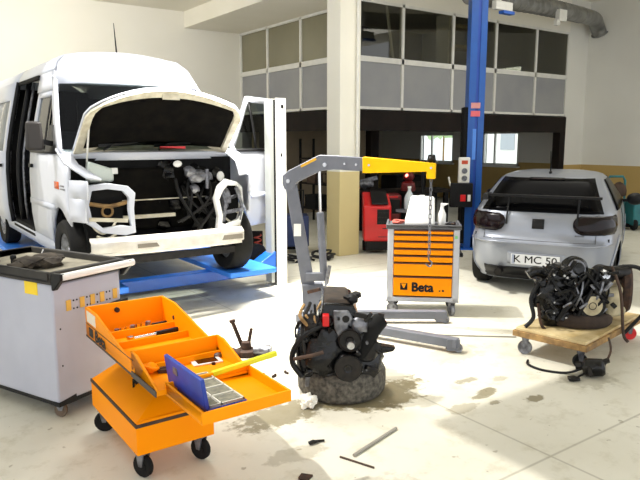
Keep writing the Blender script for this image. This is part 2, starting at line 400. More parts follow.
# galvanised spiral duct up in the corner
du = thing('ventilation_duct', 'silver spiral duct running under the ceiling into the right wall', 'duct', (0, 0, 0))
d = MB()
path = [(8.95, 8.0, 4.36), (9.66, 8.1, 4.40), (11.04, 8.3, 4.49), (12.33, 8.5, 4.55), (13.3, 8.65, 4.58), (14.4, 9.0, 4.66), (14.85, 9.18, 4.58), (15.03, 9.2, 4.40)]
P = [Vector(p) for p in path]
d.tube(P, .17, n=20, smooth=5); d.build('duct_pipe', K['duct'], du)
for i in range(24):
    q = i/23*4; a_, b_2 = P[int(min(q, 3.999))], P[int(min(q, 3.999))+1]; MB().torus(a_.lerp(b_2, q-int(min(q, 3.999))), b_2-a_, .172, .006, n=20, m=4).build('seam_ring', K['duct'], du)
MB().torus((15.03, 9.2, 4.42), (.6, 0, -.8), .19, .02, n=20, m=6).build('wall_collar', K['duct'], du)
MB().box(11.9, 12.15, 8.2, 8.30, 4.25, 4.48).box(11.85, 11.95, 8.22, 8.30, 4.16, 4.27).build('bracket', K['frame_white'], du)
lb = thing('strip_light', 'pale lamp housing with blue edge hanging beside the top of the blue post', 'lamp', (9.30, 7.62, 4.02))
MB().box(-.15, .3, -.05, .05, .05, .2).build('housing', K['frame_white'], lb, bevel=.01)
MB().box(.05, .35, -.055, .055, 0, .05).build('edge', K['blue'], lb)
MB().box(-.02, .02, -.02, .02, .2, 1.18).build('hanger', K['frame_white'], lb)

# ------------------------------------------------------------------ the van on the blue lift
ZP = .36                                            # runway height
van = thing('van', 'white van with its bonnet up and front stripped, on the blue lift', 'van', (2.48, 5.95, .42))
def hw(z):
    T = [(.2, .90), (.35, .94), (.6, .965), (1.0, .965), (1.25, .945), (1.6, .88), (1.95, .80), (2.15, .755), (2.25, .70), (2.31, .6), (2.34, .45)]
    if z <= T[0][0]: return T[0][1]
    for (a, b), (c, d) in zip(T[:-1], T[1:]):
        if z <= c: return b+(d-b)*(z-a)/(c-a)
    return T[-1][1]
def side(mb, sg, zs, y0, y1, n=2, o=0):             # a patch of the van's side: y0, y1 may depend on z
    F = lambda q, z: q(z) if callable(q) else q
    mb.grid([[(sg*(hw(z)+o), F(y0, z)+(F(y1, z)-F(y0, z))*i/n, z) for i in range(n+1)] for z in zs]); return mb
def zr(a, b, n=6): return [a+(b-a)*i/n for i in range(n+1)]
ap = lambda z: .56+max(0, z-1.25)*.88               # slanting A pillar
arch = lambda z: 0
REAR = 5.5
b = MB()
for sg in (-1, 1):
    # rear side below and above windows, strips between
    y_gap1 = 3.1 if sg < 0 else 1.87
    side(b, sg, zr(.3, 1.28), y_gap1, REAR, 4); side(b, sg, zr(1.28, 1.88), REAR-.15, REAR); side(b, sg, zr(1.28, 1.88), y_gap1, y_gap1+.12)
    side(b, sg, zr(1.28, 1.88), 4.35, 4.5)
    side(b, sg, zr(1.88, 2.34, 8), y_gap1, REAR, 4); side(b, sg, zr(2.12, 2.34, 6), lambda z: 1.26+(z-2.12)*.9, y_gap1, 3)
    side(b, sg, zr(1.92, 2.12, 3), lambda z: ap(z)-.08, 1.87, 3)
    # sill and A pillar
    side(b, sg, zr(.22, .36, 2), .97, REAR, 3)
    side(b, sg, zr(1.25, 2.12, 8), lambda z: ap(z)-.10, lambda z: ap(z)+.02, 1)
# roof, its front brow and tail
b.grid([[(sx*hw(2.34), y, 2.34+.02*(1-abs(sx)**2)) for sx in (-1, -.5, 0, .5, 1)] for y in (1.48, 3, 4.3, REAR)])
def brow(t): # from windscreen top to the roof
    return [(1.14, 1.98), (1.19, 2.08), (1.26, 2.2), (1.34, 2.29), (1.48, 2.34)][t]
b.grid([[(sx*hw(brow(t)[1]), brow(t)[0]-.10*(1-sx*sx), brow(t)[1]+.02*(1-sx*sx)*(t/4)) for sx in (-1, -.75, -.4, 0, .4, .75, 1)] for t in range(5)])
b.grid([[(sx*hw(z), REAR, z) for sx in (-1, 0, 1)] for z in zr(.3, 2.34, 10)])
b.build('body_shell', K['vanwhite'], van, solid=.03)
# front wings with wheel arches
for sg in (-1, 1):
    w = MB()
    cy, cz, r = .56, .34, .41
    n = 14
    ro = []
    for i in range(n+1):
        q_ = R(38+142*i/n); py = cy-r*math.cos(q_); pz = max(cz+r*math.sin(q_), cz)
        top = 1.02+.30*min(1, max(0, (py+.05)/.7)); top = min(top, 1.30)
        ro.append([(sg*(hw(pz+(top-pz)*k/4)+.0-max(0, .30-py)*.40), py, pz+(top-pz)*k/4) for k in range(5)])
    w.grid(ro)
    w.grid([[(sg*(hw(z)-max(0, .30-y)*.40), y, z) for y in (.0, .12, .25)] for z in zr(.86, 1.03, 2)])
    w.grid([[(sg*(hw(z)-max(0, .30-y)*.40), y, z) for y in (.04, .14, .25)] for z in zr(.64, .86, 3)])
    # wing top flange folding in
    w.grid([[(sg*(hw(1.0)-max(0, .30-y)*.40-k), y, min(1.30, 1.02+.30*min(1, max(0, (y+.05)/.7)))+.015-k*.15) for y in (0, .15, .3, .45, .6)] for k in (0, .06, .13)])
    w.build('front_wing', K['vanwhite'], van, solid=.02)
# headlamp surrounds: bare white rings left where lamps were
for sg in (-1, 1):
    h = MB()
    x0, x1 = .45, .83
    if sg < 0:
        ring_o = [(x0+.02, .97), (x0+.2, 1.0), (x1-.02, .98), (x1+.02, .80), (x1, .62), (x1-.12, .53), (x0+.06, .50), (x0-.04, .52), (x0-.03, .75), (x0-.05, .90)]
        ring_i = [(x0+.07, .925), (x0+.2, .945), (x1-.05, .93), (x1-.02, .80), (x1-.04, .66), (x1-.13, .575), (x0+.10, .60), (x0+.0, .58), (x0+.02, .74), (x0+.015, .86)]
    else:
        ring_o = [(x0+.03, .93), (x0+.12, 1.0), (x1-.10, .96), (x1-.02, .90), (x1+.0, .66), (x1-.06, .50), (x0+.1, .46), (x0+.0, .48), (x0+.02, .62), (x0-.02, .8)]
        ring_i = [(x0+.08, .88), (x0+.14, .93), (x1-.10, .92), (x1-.05, .86), (x1-.03, .68), (x1-.09, .56), (x0+.12, .52), (x0+.06, .54), (x0+.07, .62), (x0+.035, .79)]
    yo = lambda x: .0+max(0, x-.55)*.4
    A = [[(sg*x, yo(x)+d, z) for x, z in ring_o] for d in (0, .06)]; B_ = [[(sg*x, yo(x)+d, z) for x, z in ring_i] for d in (0, .06)]
    h.loft([A[0], B_[0], B_[1], A[1], A[0]], cap=False)
    o = h.build('headlamp_frame', K['vanwhite'] if sg < 0 else K['white'], van, bevel=.006)
    MB().bar((sg*.82, .10, .665), (sg*.47, .05, .635), .03, .035).build('lamp_crossbar', K['creamframe'] if sg < 0 else K['alu'], van)
    MB().tube([(sg*.78, .2, .80), (sg*.6, .18, .77), (sg*.42, .2, .80)], .02, smooth=3).torus((sg*.62, .18, .72), (0, 1, 0), .05, .012).build('cooling_pipe', K['woodedge' if sg < 0 else 'alu'], van)
    e = MB()
    e.tube([(sg*.56, .14, .62), (sg*.62, .1, .56), (sg*.7, .12, .52), (sg*.78, .13, .6), (sg*.72, .15, .66)], .012, smooth=4)
    e.tube([(sg*.55, .16, .5), (sg*.66, .1, .47), (sg*.76, .08, .5)], .012, smooth=4)
    e.build('loose_wire', K['creamframe'], van)
    MB().box(min(sg*.46, sg*.82), max(sg*.46, sg*.82), .22, .26, .42, .95).build('inner_wing', K['dark'], van)
h = MB(); h.blob((.62, .14, .80), .09, (.7, .5, 1.3), amp=.4); h.tube([(.55, .1, .92), (.58, .06, .75), (.56, .08, .55)], .025); h.tube([(.72, .08, .9), (.80, .1, .7), (.76, .1, .55)], .02)
h.build('lamp_bracket', K['alu'], van)
# bonnet, raised: outer skin, primed frame and dark liner
hg, fe = Vector((0, .52, 1.29)), Vector((0, -.02, 1.74))
def hoodpt(s, t, o=0):
    base = hg.lerp(fe, t); wid = .79+(.765-.79)*t - (.12*max(0, (t-.72)/.28)**2); wid = wid if t < .999 else wid
    rise = .0+.07*(1-s*s)*t
    n = Vector((0, .64, .77))
    crown = (.11*(1-s*s))*(.3+.7*t)
    q = base+Vector((s*wid*1.04, 0, rise))+n*(crown+o); return q
SS = [-1+2*i/16 for i in range(17)]; TT = [i/8 for i in range(9)]
hb = MB(); hb.grid([[hoodpt(s, t) for s in SS] for t in TT]); hb.build('bonnet', K['vanwhite'], van, solid=.02, off=1)
hf = MB()
def ringp(k, o):
    q = []
    for s in SS: q.append(hoodpt(s*(1-k), k*.9, o))
    for t in TT[1:-1]: q.append(hoodpt(1-k, k*.9+(1-1.9*k)*t, o))
    for s in SS[::-1]: q.append(hoodpt(s*(1-k), 1-k, o))
    for t in TT[::-1][1:-1]: q.append(hoodpt(-(1-k), k*.9+(1-1.9*k)*t, o))
    return q
hf.loft([ringp(0, -.012), ringp(0, -.035), ringp(.09, -.045), ringp(.10, -.012)], cap=False)
hf.build('bonnet_frame', K['creamframe'], van)
hl = MB(); hl.grid([[hoodpt(s*.91, .09+.82*t, -.02-.006*math.sin(9*s)*math.sin(8*t)) for s in SS] for t in TT]); hl.build('bonnet_liner', K['vanliner'], van, solid=.006)
MB().bar(hoodpt(-.1, .93, -.05), hoodpt(.14, .93, -.05), .02, .05).build('bonnet_catch', K['creamframe'], van)
MB().tube([(-.72, .45, 1.12), (-.74, .22, 1.53)], .01).build('bonnet_stay', K['frame_white'], van)
# windscreen and scuttle
ws = MB(); ws.grid([[(sx*(hw(z)-.035), ap(z)-.07-.16*(1-sx*sx), z+.0) for sx in (-1, -.7, -.35, 0, .35, .7, 1)] for z in zr(1.30, 1.99, 5)])
ws.build('windscreen', K['vanglass'], van)
sc_ = MB(); sc_.grid([[(sx*.86, y-.10*(1-sx*sx), z) for sx in (-1, -.5, 0, .5, 1)] for y, z in ((.52, 1.20), (.53, 1.27), (.62, 1.30))]); sc_.build('scuttle_panel', K['vanwhite'], van, solid=.02)
for x0, x1 in ((-.55, .05), (.02, .6)):
    wi = MB(); wi.tube([(x0, .44, 1.30), (x0+.1, .42, 1.36), (x1, .50, 1.38)], .011); wi.bar((x0-.05, .43, 1.345), (x1+.05, .51, 1.38), .012, .03); wi.build('wiper', K['black'], van)
MB().box(.02, .30, .40, .42, 1.31, 1.335).build('label_strip', K['red'], van)
# engine bay
bay = MB(); bay.box(-.86, .86, .47, .51, .30, 1.22).box(-.80, .80, .2, .51, .33, .38)
bay.build('bay_bulkhead', K['dark'], van)
MB().box(-.55, .55, .40, .47, .48, 1.12).build('heat_shield', K['vanliner'], van, bevel=.03)
en = MB(); rnd = random.Random(3)
for i in range(22): en.blob((rnd.uniform(.0, .62), rnd.uniform(.22, .5), rnd.uniform(.5, 1.15)), rnd.uniform(.04, .1), (1, .8, rnd.uniform(.6, 1.4)), sub=1, amp=.4, seed=i)
en.build('engine', K['oily'], van)
for i in range(9):
    a = (rnd.uniform(.1, .6), .25, rnd.uniform(.85, 1.1)); c_ = (rnd.uniform(.0, .6), .22, rnd.uniform(.45, .7))
    MB().tube([a, (a[0]+rnd.uniform(-.1, .1), .16, .8), c_], rnd.uniform(.012, .025), smooth=4).build('hose', K['black'] if i % 3 else K['oily2'], van)
mt = MB(); mt.blob((.36, .2, 1.03), .1, (1.4, .6, .7), amp=.6); mt.blob((.25, .2, 1.08), .06, amp=.5); mt.cyl((.42, .15, .9), (.42, .15, 1.1), .02); mt.blob((.30, .2, .9), .05, amp=.5); mt.build('intake_casting', K['alu'], van)
MB().blob((.6, .2, 1.02), .045, (1, .6, 1.2)).build('filler_cap', K['white'], van); MB().blob((.12, .2, 1.16), .035, (1.4, .6, 1)).build('filler_cap', K['white'], van)
ra = MB(); ra.box(-.62, .1, .25, .3, .62, .655).box(-.6, .62, .27, .3, .80, .81); ra.build('cross_rail', K['creamframe'], van)
MB().hexa([(-.74, .3, 1.0), (-.50, .3, 1.0), (-.50, .46, .98), (-.74, .46, .98), (-.74, .3, 1.2), (-.50, .3, 1.12), (-.50, .46, 1.12), (-.72, .46, 1.2)]).build('washer_bottle', mat('cloudy plastic', 'C9D2CC', .5), van, bevel=.02)
MB().box(-.52, -.46, .3, .36, 1.07, 1.13).build('bottle_cap', K['white'], van, bevel=.006)
# bumper beam
bb = MB(); bb.grid([[(sx*.815, .0-.06*(1-sx*sx)+(.05 if z > .47 or z < .36 else 0), z) for sx in (-1.03, -.6, -.2, .2, .6, .92)] for z in (.31, .345, .36, .43, .445, .48)])
bb.build('bumper_beam', mat('scuffed bumper beam', 'EBE8E1', .35, .2, c2='CFCAC0', scale=6), van, solid=.03)
MB().box(-.42, -.08, -.068, -.05, .375, .415).build('beam_slot', mat('grimy metal', '7E776B', .6), van)
MB().box(.42, .72, -.052, -.03, .37, .42).build('beam_slot', bpy.data.materials['grimy metal'], van)
# lower apron bits
MB().box(-.7, .7, .1, .16, .2, .27).build('subframe', K['oily2'], van)
# wheels
def wheel(parent, name, x, y, z, r=.335, wd=.2, sg=1, m=None, hubm=None):
    t = MB(); t.lathe([(r*.62, -wd*.42), (r*.8, -wd*.5), (r*.93, -wd*.5), (r, -wd*.36), (r, wd*.36), (r*.93, wd*.5), (r*.8, wd*.5), (r*.62, wd*.42)], (x, y, z), (1, 0, 0), 32, closed=True)
    o = t.build(name, m or K['rubber'], parent)
    hh = MB(); hh.lathe([(0.0, .06), (r*.2, .07), (r*.25, .03), (r*.45, .02), (r*.56, .075), (r*.64, .085), (r*.64, -.06), (0, -.06)], (x, y, z), (sg, 0, 0), 28)
    for k in range(6): a = R(60*k); hh.cyl((x+sg*.02, y+r*.34*math.cos(a), z+r*.34*math.sin(a)), (x+sg*.05, y+r*.34*math.cos(a), z+r*.34*math.sin(a)), .018, n=8)
    hh.build('rim', hubm or K['alu'], o); return o
for x, sg in ((-.86, -1), (.86, 1)):
    wheel(van, 'wheel', x, .50, .285, r=.345, wd=.23, sg=sg); wheel(van, 'wheel', x, 4.0, .285, r=.345, sg=sg)
    MB().torus((x*.95, .56, .345), (1, 0, 0), .40, .018, n=20, m=6, a0=0, a1=360).build('arch_lip', K['dark'], van)
    MB().box(min(x*.6, x*.98), max(x*.6, x*.98), 1.0, 1.04, .2, .7).build('mud_flap', K['dark'], van)
# driver-side (photo left) front door, closed
def door_mesh(sg, root, M=None):
    d = MB(M); side(d, sg, zr(.36, 1.28, 8), lambda z: .60 if z > .8 else .98-.38*max(0, (z-.36)/.44)**2, 1.85, 3, o=.004)
    side(d, sg, zr(1.28, 1.93, 5), lambda z: ap(z)+.03, lambda z: ap(z)+.10, 1, o=.004); side(d, sg, zr(1.28, 1.93, 5), 1.75, 1.85, 1, o=.004)
    side(d, sg, zr(1.86, 1.93, 1), lambda z: ap(z)+.1, 1.75, 2, o=.004)
    p = d.build('front_door', K['vanwhite'], root, solid=.035, off=-1)
    g = MB(M); side(g, sg, zr(1.28, 1.86, 4), lambda z: ap(z)+.1, 1.75, 3, o=-.012); g.build('door_glass', K['vanglass'], p)
    t = MB(M); side(t, sg, zr(1.265, 1.30, 1), ap, 1.83, 2, o=.010); side(t, sg, zr(1.28, 1.86, 4), lambda z: 1.16+(z-1.28)*.05, lambda z: 1.20+(z-1.28)*.05, 1, o=.004); t.build('window_seal', K['black'], p, solid=.012)
    m = MB(M); side(m, sg, zr(.70, .76, 1), 1.0 if sg > 0 else .72, 1.83, 2, o=.012); m.build('rub_strip', K['vanwhite'], p, solid=.01)
    hd = MB(M); side(hd, sg, zr(1.10, 1.14, 1), 1.66, 1.79, 1, o=.02); hd.build('door_handle', K['black'], p, solid=.02); return p
dl = door_mesh(-1, van)
# mirror
mi = MB(); mi.bar((-.93, .80, 1.36), (-1.12, .76, 1.40), .05, .05); mi.build('mirror_arm', K['black'], van)
MB().hexa([(-1.20, .71, 1.30), (-1.04, .68, 1.30), (-1.04, .78, 1.30), (-1.20, .78, 1.30), (-1.19, .72, 1.58), (-1.05, .69, 1.58), (-1.05, .77, 1.58), (-1.19, .77, 1.58)]).build('door_mirror', mat('mirror shell', '2A2522', .5), van, bevel=.03)
tri = MB(); side(tri, -1, zr(1.28, 1.55, 3), lambda z: ap(z)+.03, lambda z: 1.1 if z < 1.35 else max(ap(z)+.04, 1.1-(z-1.28)*.3), 1, o=.012); tri.build('mirror_base', K['black'], van, solid=.01)
# passenger door standing open
Mx = Matrix.Translation((.955, .62, 0)) @ Matrix.Rotation(R(-62), 4, 'Z') @ Matrix.Translation((-.955, -.62, 0))
do = door_mesh(1, van, Mx)
# sliding side door slid back over the rear side, opening in front of it
sdm = MB(); side(sdm, -1, zr(.36, 1.26, 6), 3.03, 4.25, 3, o=.05); side(sdm, -1, zr(1.26, 1.9, 4), 3.03, 3.17, 1, o=.05); side(sdm, -1, zr(1.26, 1.9, 4), 4.13, 4.25, 1, o=.05); side(sdm, -1, zr(1.9, 2.12, 3), 3.03, 4.25, 2, o=.05)
sdo = sdm.build('sliding_door', K['vanwhite'], van, solid=.04)
g = MB(); side(g, -1, zr(1.26, 1.9, 4), 3.17, 4.13, 2, o=.055); g.build('door_glass', mat('tinted side glass', '8E9190', .12, c2='7A7D7C', scale=2), sdo, solid=.01)
hd = MB(); side(hd, -1, zr(1.06, 1.10, 1), 3.08, 3.23, 1, o=.1); hd.build('door_handle', K['black'], sdo, solid=.02)
sl_ = MB(); side(sl_, -1, zr(.36, 2.12, 8), 2.99, 3.04, 1, o=.03); side(sl_, -1, zr(.36, 2.12, 8), 2.8, 2.85, 1, o=-.06); sl_.build('door_seal', K['black'], sdo, solid=.05)
MB().box(-.80, -.76, 1.87, 3.1, 2.08, 2.12).build('door_track', K['dark'], van); MB().box(-.95, -.6, 1.87, 3.1, .30, .40).build('step_rail', K['dark'], van)
gr_ = MB(); side(gr_, -1, zr(.4, 2.1, 8), 2.7, 2.77, 1, o=-.1); gr_.build('grab_rail', K['alu'], van, solid=.02)
ra2 = MB(); ra2.box(-.88, .88, 1.2, 5.4, .32, .38).box(-.85, .85, 5.38, 5.42, .38, 2.2).box(.82, .86, 2.2, 5.4, .4, 1.25).box(-.78, .78, 1.0, 1.1, .38, 1.2).box(-.3, .3, 2.2, 2.25, .4, 1.9); ra2.build('cabin_floor', K['dark'], van)
for i, (x, y) in enumerate(((-.45, 1.55), (.45, 1.55), (-.4, 3.6), (.4, 3.6))):
    s_ = MB(); s_.box(x-.25, x+.25, y, y+.5, .65, .82).hexa([(x-.24, y+.42, .8), (x+.24, y+.42, .8), (x+.24, y+.55, .8), (x-.24, y+.55, .8), (x-.2, y+.55, 1.5), (x+.2, y+.55, 1.5), (x+.2, y+.66, 1.5), (x-.2, y+.66, 1.5)]).box(x-.15, x+.15, y+.1, y+.4, .38, .66)
    s_.build('seat', mat('seat cloth', '2B2B33', .9) if not i else bpy.data.materials['seat cloth'], van, bevel=.04)
MB().box(-.8, .8, .75, .95, 1.05, 1.26).build('dashboard', K['dark'], van, bevel=.05)
MB().torus((-.45, 1.25, 1.25), (0, -.5, 1), .19, .016).build('steering_wheel', K['black'], van)
# indicator, vents, aerial, rear wiper rod on the roof
il = MB(); side(il, -1, zr(.93, 1.0, 1), .50, .66, 1, o=.004); il.build('indicator', K['amber'], van, solid=.012, off=1)
vt = MB()
for k in range(4): side(vt, -1, zr(.93+k*.03, .945+k*.03, 1), .30+k*.02, .45, 1, o=.002)
vt.build('wing_vent', mat('vent grey', '8D8D92', .5), van, solid=.012, off=1)
an = MB(); an.cyl((.12, 1.95, 2.35), (.12, 1.93, 2.42), .028, .018); an.cyl((.12, 1.93, 2.42), (.09, 1.9, 2.78), .011, .004, n=8); an.build('roof_aerial', K['black'], van)
an = MB(); an.bar((.60, 1.9, 2.36), (.80, 1.85, 2.1), .03, .035); an.build('roof_strap', K['black'], van)

# lift under the van
lift = thing('vehicle_lift', 'blue lift with a pale grey post and crossbeam carrying the white van', 'lift', (2.62, 6.05, 0))
ox, oy = 2.62, 6.05
for x in (-.87, .87):
    MB().box(x-.30, x+.30, .13, 5.6, .30, ZP).build('runway', K['blue2'], lift, bevel=.01)
MB().hexa([(-1.15, .62, .17), (1.35, .62, .17), (1.35, .78, .17), (-1.15, .78, .17), (-1.15, .62, .30), (1.35, .62, .30), (1.35, .78, .30), (-1.15, .78, .30)]).build('crossbeam', K['blue'], lift, bevel=.008)
MB().hexa([(1.2, .6, .18), (1.46, .6, .2), (1.46, .8, .2), (1.2, .8, .18), (1.2, .6, .31), (1.46, .6, .46), (1.46, .8, .46), (1.2, .8, .31)]).build('carriage', K['blue'], lift, bevel=.008)
MB().cyl((1.33, .83, .40), (1.33, .93, .40), .12, n=24).build('pulley', K['rubber'], lift)
po = MB(); po.box(1.46, 1.60, .58, .60, 0, 2.32).box(1.58, 1.60, .60, .78, 0, 2.32).box(1.46, 1.60, .76, .78, 0, 2.32).box(1.42, 1.66, .55, .82, 0, .012)
po.build('post', K['frame_white'], lift)
MB().box(1.40, 1.445, .62, .76, .05, 2.30).build('post_guide', mat('grey guide', 'A9ABA6', .5), lift)
MB().box(1.445, 1.46, .60, .78, .05, 2.30).build('post_slot', K['dark'], lift)
MB().box(1.52, 1.535, .572, .581, 1.62, 1.66).box(1.53, 1.56, .572, .581, 2.2, 2.24).build('slot_hole', K['dark'], lift)
MB().box(-1.15, -.95, .60, .80, 0, .17).build('beam_foot', K['blue'], lift)

# ------------------------------------------------------------------ silver hatchback
car = thing('hatchback_car', 'silver hatchback with dark tail lamps and a plate, parked by the blue post', 'car', (6.24, 4.44, 0), 28)
def itp(T, z):
    if z <= T[0][0]: return T[0][1]
    for (a, b), (c, d) in zip(T[:-1], T[1:]):
        if z <= c: t = (z-a)/(c-a); return b+(d-b)*t
    return T[-1][1]
Wd = [(.16, .82), (.2, .84), (.33, .865), (.5, .873), (.7, .872), (.85, .862), (.98, .835), (1.1, .775), (1.25, .695), (1.35, .64), (1.41, .575), (1.44, .48), (1.455, .30), (1.46, .1)]
Ar = [(.2, .20), (.3, .06), (.42, .01), (.55, -.02), (.645, -.03), (.67, .03), (.72, .055), (.85, .075), (.95, .11), (1.0, .16), (1.1, .27), (1.2, .39), (1.3, .52), (1.36, .62), (1.40, .74), (1.43, .92), (1.45, 1.2), (1.46, 1.4)]
Af = [(.2, 3.95), (.45, 4.1), (.65, 4.05), (.76, 3.8), (.9, 3.3), (.98, 3.02), (1.1, 2.85), (1.3, 2.5), (1.4, 2.25), (1.45, 1.95), (1.46, 1.6)]
def csurf(z, u, o=0):    # u in degrees: 0 = front, 90 = left, 180 = rear, 270 = right
    n = 5.2 if z < 1.0 else 5.2-1.4*min(1, (z-1.0)/.4)
    w, a0, a1 = itp(Wd, z), itp(Ar, z), itp(Af, z)
    c, s = math.cos(R(u)), math.sin(R(u))
    ca = math.copysign(abs(c)**(2/n), c); sa = math.copysign(abs(s)**(2/n), s)
    mid, hl = (a0+a1)/2, (a1-a0)/2
    x = mid+hl*ca; y = w*sa
    d = Vector((ca/hl*.8, sa/w, 0)); d.normalize(); return Vector((x, y, z if z < .98 else .98+(z-.98)*.93))+d*o
def cang(z, y):          # angle on the rear half that gives lateral offset y
    w = itp(Wd, z); n = 5.2 if z < 1.0 else 5.2-1.4*min(1, (z-1.0)/.4)
    k = max(-1, min(1, y/w)); return 180-math.degrees(math.copysign(math.asin(min(1, abs(k)**(n/2))), k))
zs = [.16, .2, .26, .33, .38, .44, .5, .56, .61, .645, .67, .72, .78, .85, .92, .98, 1.04, 1.1, 1.17, 1.25, 1.3, 1.36, 1.40, 1.43, 1.45, 1.46]
def ang_list():
    q = []
    for i in range(144):
        t = 360*i/144; q.append(t)
    return q
ua = []
# even spacing along the sides needs denser angles near 90 and 270
for base_ in (0, 90, 180, 270):
    for k in range(30):
        t = k/30; ua.append(base_+90*(t if False else (t**1.0)))
def evenx(z, xs, sg): # angle for a given x on side sg
    n = 5.2 if z < 1.0 else 5.2-1.4*min(1, (z-1.0)/.4); a0, a1 = itp(Ar, z), itp(Af, z); mid, hl = (a0+a1)/2, (a1-a0)/2
    c = max(-1, min(1, (xs-mid)/hl)); c = math.copysign(abs(c)**(n/2), c); a = math.degrees(math.acos(c)); return a if sg > 0 else 360-a
body = MB()
rings = []
FR = [i/46 for i in range(47)]
for z in zs:
    a0, a1 = itp(Ar, z), itp(Af, z); ring = []
    w = itp(Wd, z)
    for f_ in FR: ring.append(csurf(z, evenx(z, a1+(a0-a1)*(.5-.5*math.cos(math.pi*f_)) , 1)))
    for f_ in FR[1:-1]: ring.append(csurf(z, evenx(z, a0+(a1-a0)*(.5-.5*math.cos(math.pi*f_)), -1)))
    rings.append(ring)
body.loft(rings)
AX = ((.72, .31), (3.23, .31))
kill = []
for f in body.bm.faces:
    c = f.calc_center_median()
    if abs(c.y) > .6 and any((c.x-ax)**2+(c.z-az)**2 < .345**2 for ax, az in AX): kill.append(f)
bmesh.ops.delete(body.bm, geom=kill, context='FACES')
body.build('body_shell', K['silver'], car, ang=55)
MB().box(.25, 3.9, -.62, .62, .2, .7).box(.25, 3.9, -.76, .76, .52, .7).build('underbody', K['dark'], car)
def patch(z0, z1, y0, y1, o, nz_=8, ny=12, yf=None):   # patch on the tail between lateral offsets
    rows = []
    for i in range(nz_+1):
        z = z0+(z1-z0)*i/nz_; a, b = (y0, y1) if yf is None else yf((z-z0)/(z1-z0))
        rows.append([csurf(z, cang(z, a+(b-a)*k/ny), o) for k in range(ny+1)])
    return rows
# rear screen and roof edge
g = MB(); g.grid(patch(.985, 1.38, 0, 0, .004, yf=lambda t: (-(.68-.15*t), .68-.15*t))); g.build('rear_screen', K['carglass'], car, solid=.008, off=1)
MB().grid(patch(1.365, 1.385, -.2, .2, .006, 1)).build('brake_light', K['smoked'], car, solid=.01, off=1)
# side windows
for sg in (-1, 1):
    g = MB()
    rows = []
    for i in range(7):
        z = 1.0+.36*i/6; xa = .62+(.45*i/6); xb = 2.9-(z-1.0)*1.5
        rows.append([csurf(z, evenx(z, xa+(xb-xa)*k/10, sg), .004) for k in range(11)])
    g.grid(rows); g.build('side_window', K['carglass'], car, solid=.008, off=1)
    # tail lamp wrapping round the corner
    def tl(t, sg=sg):
        s_ = 1-abs(2*t-1)**3
        return None
    rows = []
    for i in range(9):
        t = i/8; z = .755+.205*t; bul = math.sqrt(max(0, 1-(2*t-1)**2))
        yin = .37+.10*(1-bul)-.02*t; row = [csurf(z, cang(z, sg*(yin+(min(.80, itp(Wd, z)*.965)-yin)*k/8)), .008+.016*bul) for k in range(9)]
        xe = .20+.22*bul
        row += [csurf(z, evenx(z, .16+(xe-.16)*k/4+.0, sg), .008+.016*bul) for k in range(1, 5)]
        rows.append(row)
    m = MB(); m.grid(rows); m.build('tail_lamp', K['smoked'], car, solid=.015, off=0)
    # mirror
    m = MB(); m.blob((2.38, sg*.99, 1.0), .115, (.7, 1, .75), sub=3); m.bar((2.42, sg*.80, .97), (2.40, sg*.95, .98), .05, .04); m.build('door_mirror', K['black'], car)
    # door handles and shut lines as recessed dark seams
    m = MB()
    for xx in (1.25, 2.45): m.tube([csurf(z, evenx(z, xx, sg), .001) for z in (.35, .5, .7, .85, .98)], .005, n=4)
    m.build('door_seam', K['dark'], car)
    for ax, az in AX:
        m = MB(); m.grid([[csurf(max(.2, az+r_*math.sin(R(t_))), evenx(max(.2, az+r_*math.sin(R(t_))), ax+r_*math.cos(R(t_)), sg), .005) for r_ in (.325, .35, .39)] for t_ in range(-15, 196, 7)]); m.build('wheel_arch', K['silver'], car, solid=.012)
# tailgate seams
m = MB()
for y in (-.62, .62): m.tube([csurf(z, cang(z, y*(1 if z < .9 else 1.02)), .002) for z in (.66, .72, .8, .9, .98)], .004, n=4)
m.tube([csurf(.665, cang(.665, -.62+1.24*k/12), .006) for k in range(13)], .004, n=4); m.build('tailgate_seam', mat('grey seam', '4A4C52', .7), car)  # grey lines drawn along the tailgate joints
# badge, number plate, bumper lip and exhaust
sq = lambda y0, y1, z0, z1, o: patch(z0, z1, y0, y1, o, 4, 4)
m = MB(); m.grid(sq(-.065, .065, .80, .91, .008)); m.build('badge', K['black'], car, solid=.012, off=1)
MB().grid(sq(-.50, -.40, .735, .75, .004)).build('model_script', K['greymetal'], car, solid=.004, off=1)
MB().grid(patch(.38, .52, -.32, .32, .003)).build('plate_recess', K['silver'], car, solid=.004, off=1)
plate = MB().box(-.046, -.034, -.27, .27, .385, .505).build('number_plate', K['plate'], car, bevel=.003)
text('plate_text', 'K MC 50', .118, K['black'], plate, (-.0475, -.0, .445), (90, 0, -90), .001, .0006, 1.12)
MB().box(-.0475, -.045, .225, .262, .39, .5).build('plate_strip', mat('plate strip', '9AA2B4', .5), plate)
m = MB(); m.grid(patch(.165, .33, -.60, .60, .010, 4)); m.build('rear_diffuser', K['black'], car, solid=.01, off=1)
m = MB(); m.cyl((-.02, .42, .27), (.3, .42, .27), .045, n=16); m.cyl((-.022, .42, .27), (.1, .42, .27), .034, n=16); m.build('exhaust_pipe', K['oily2'], car)
m = MB(); m.grid(patch(.625, .645, -.8, .8, .006, 1, 20)); m.build('bumper_lip', K['silver'], car, solid=.012, off=1)
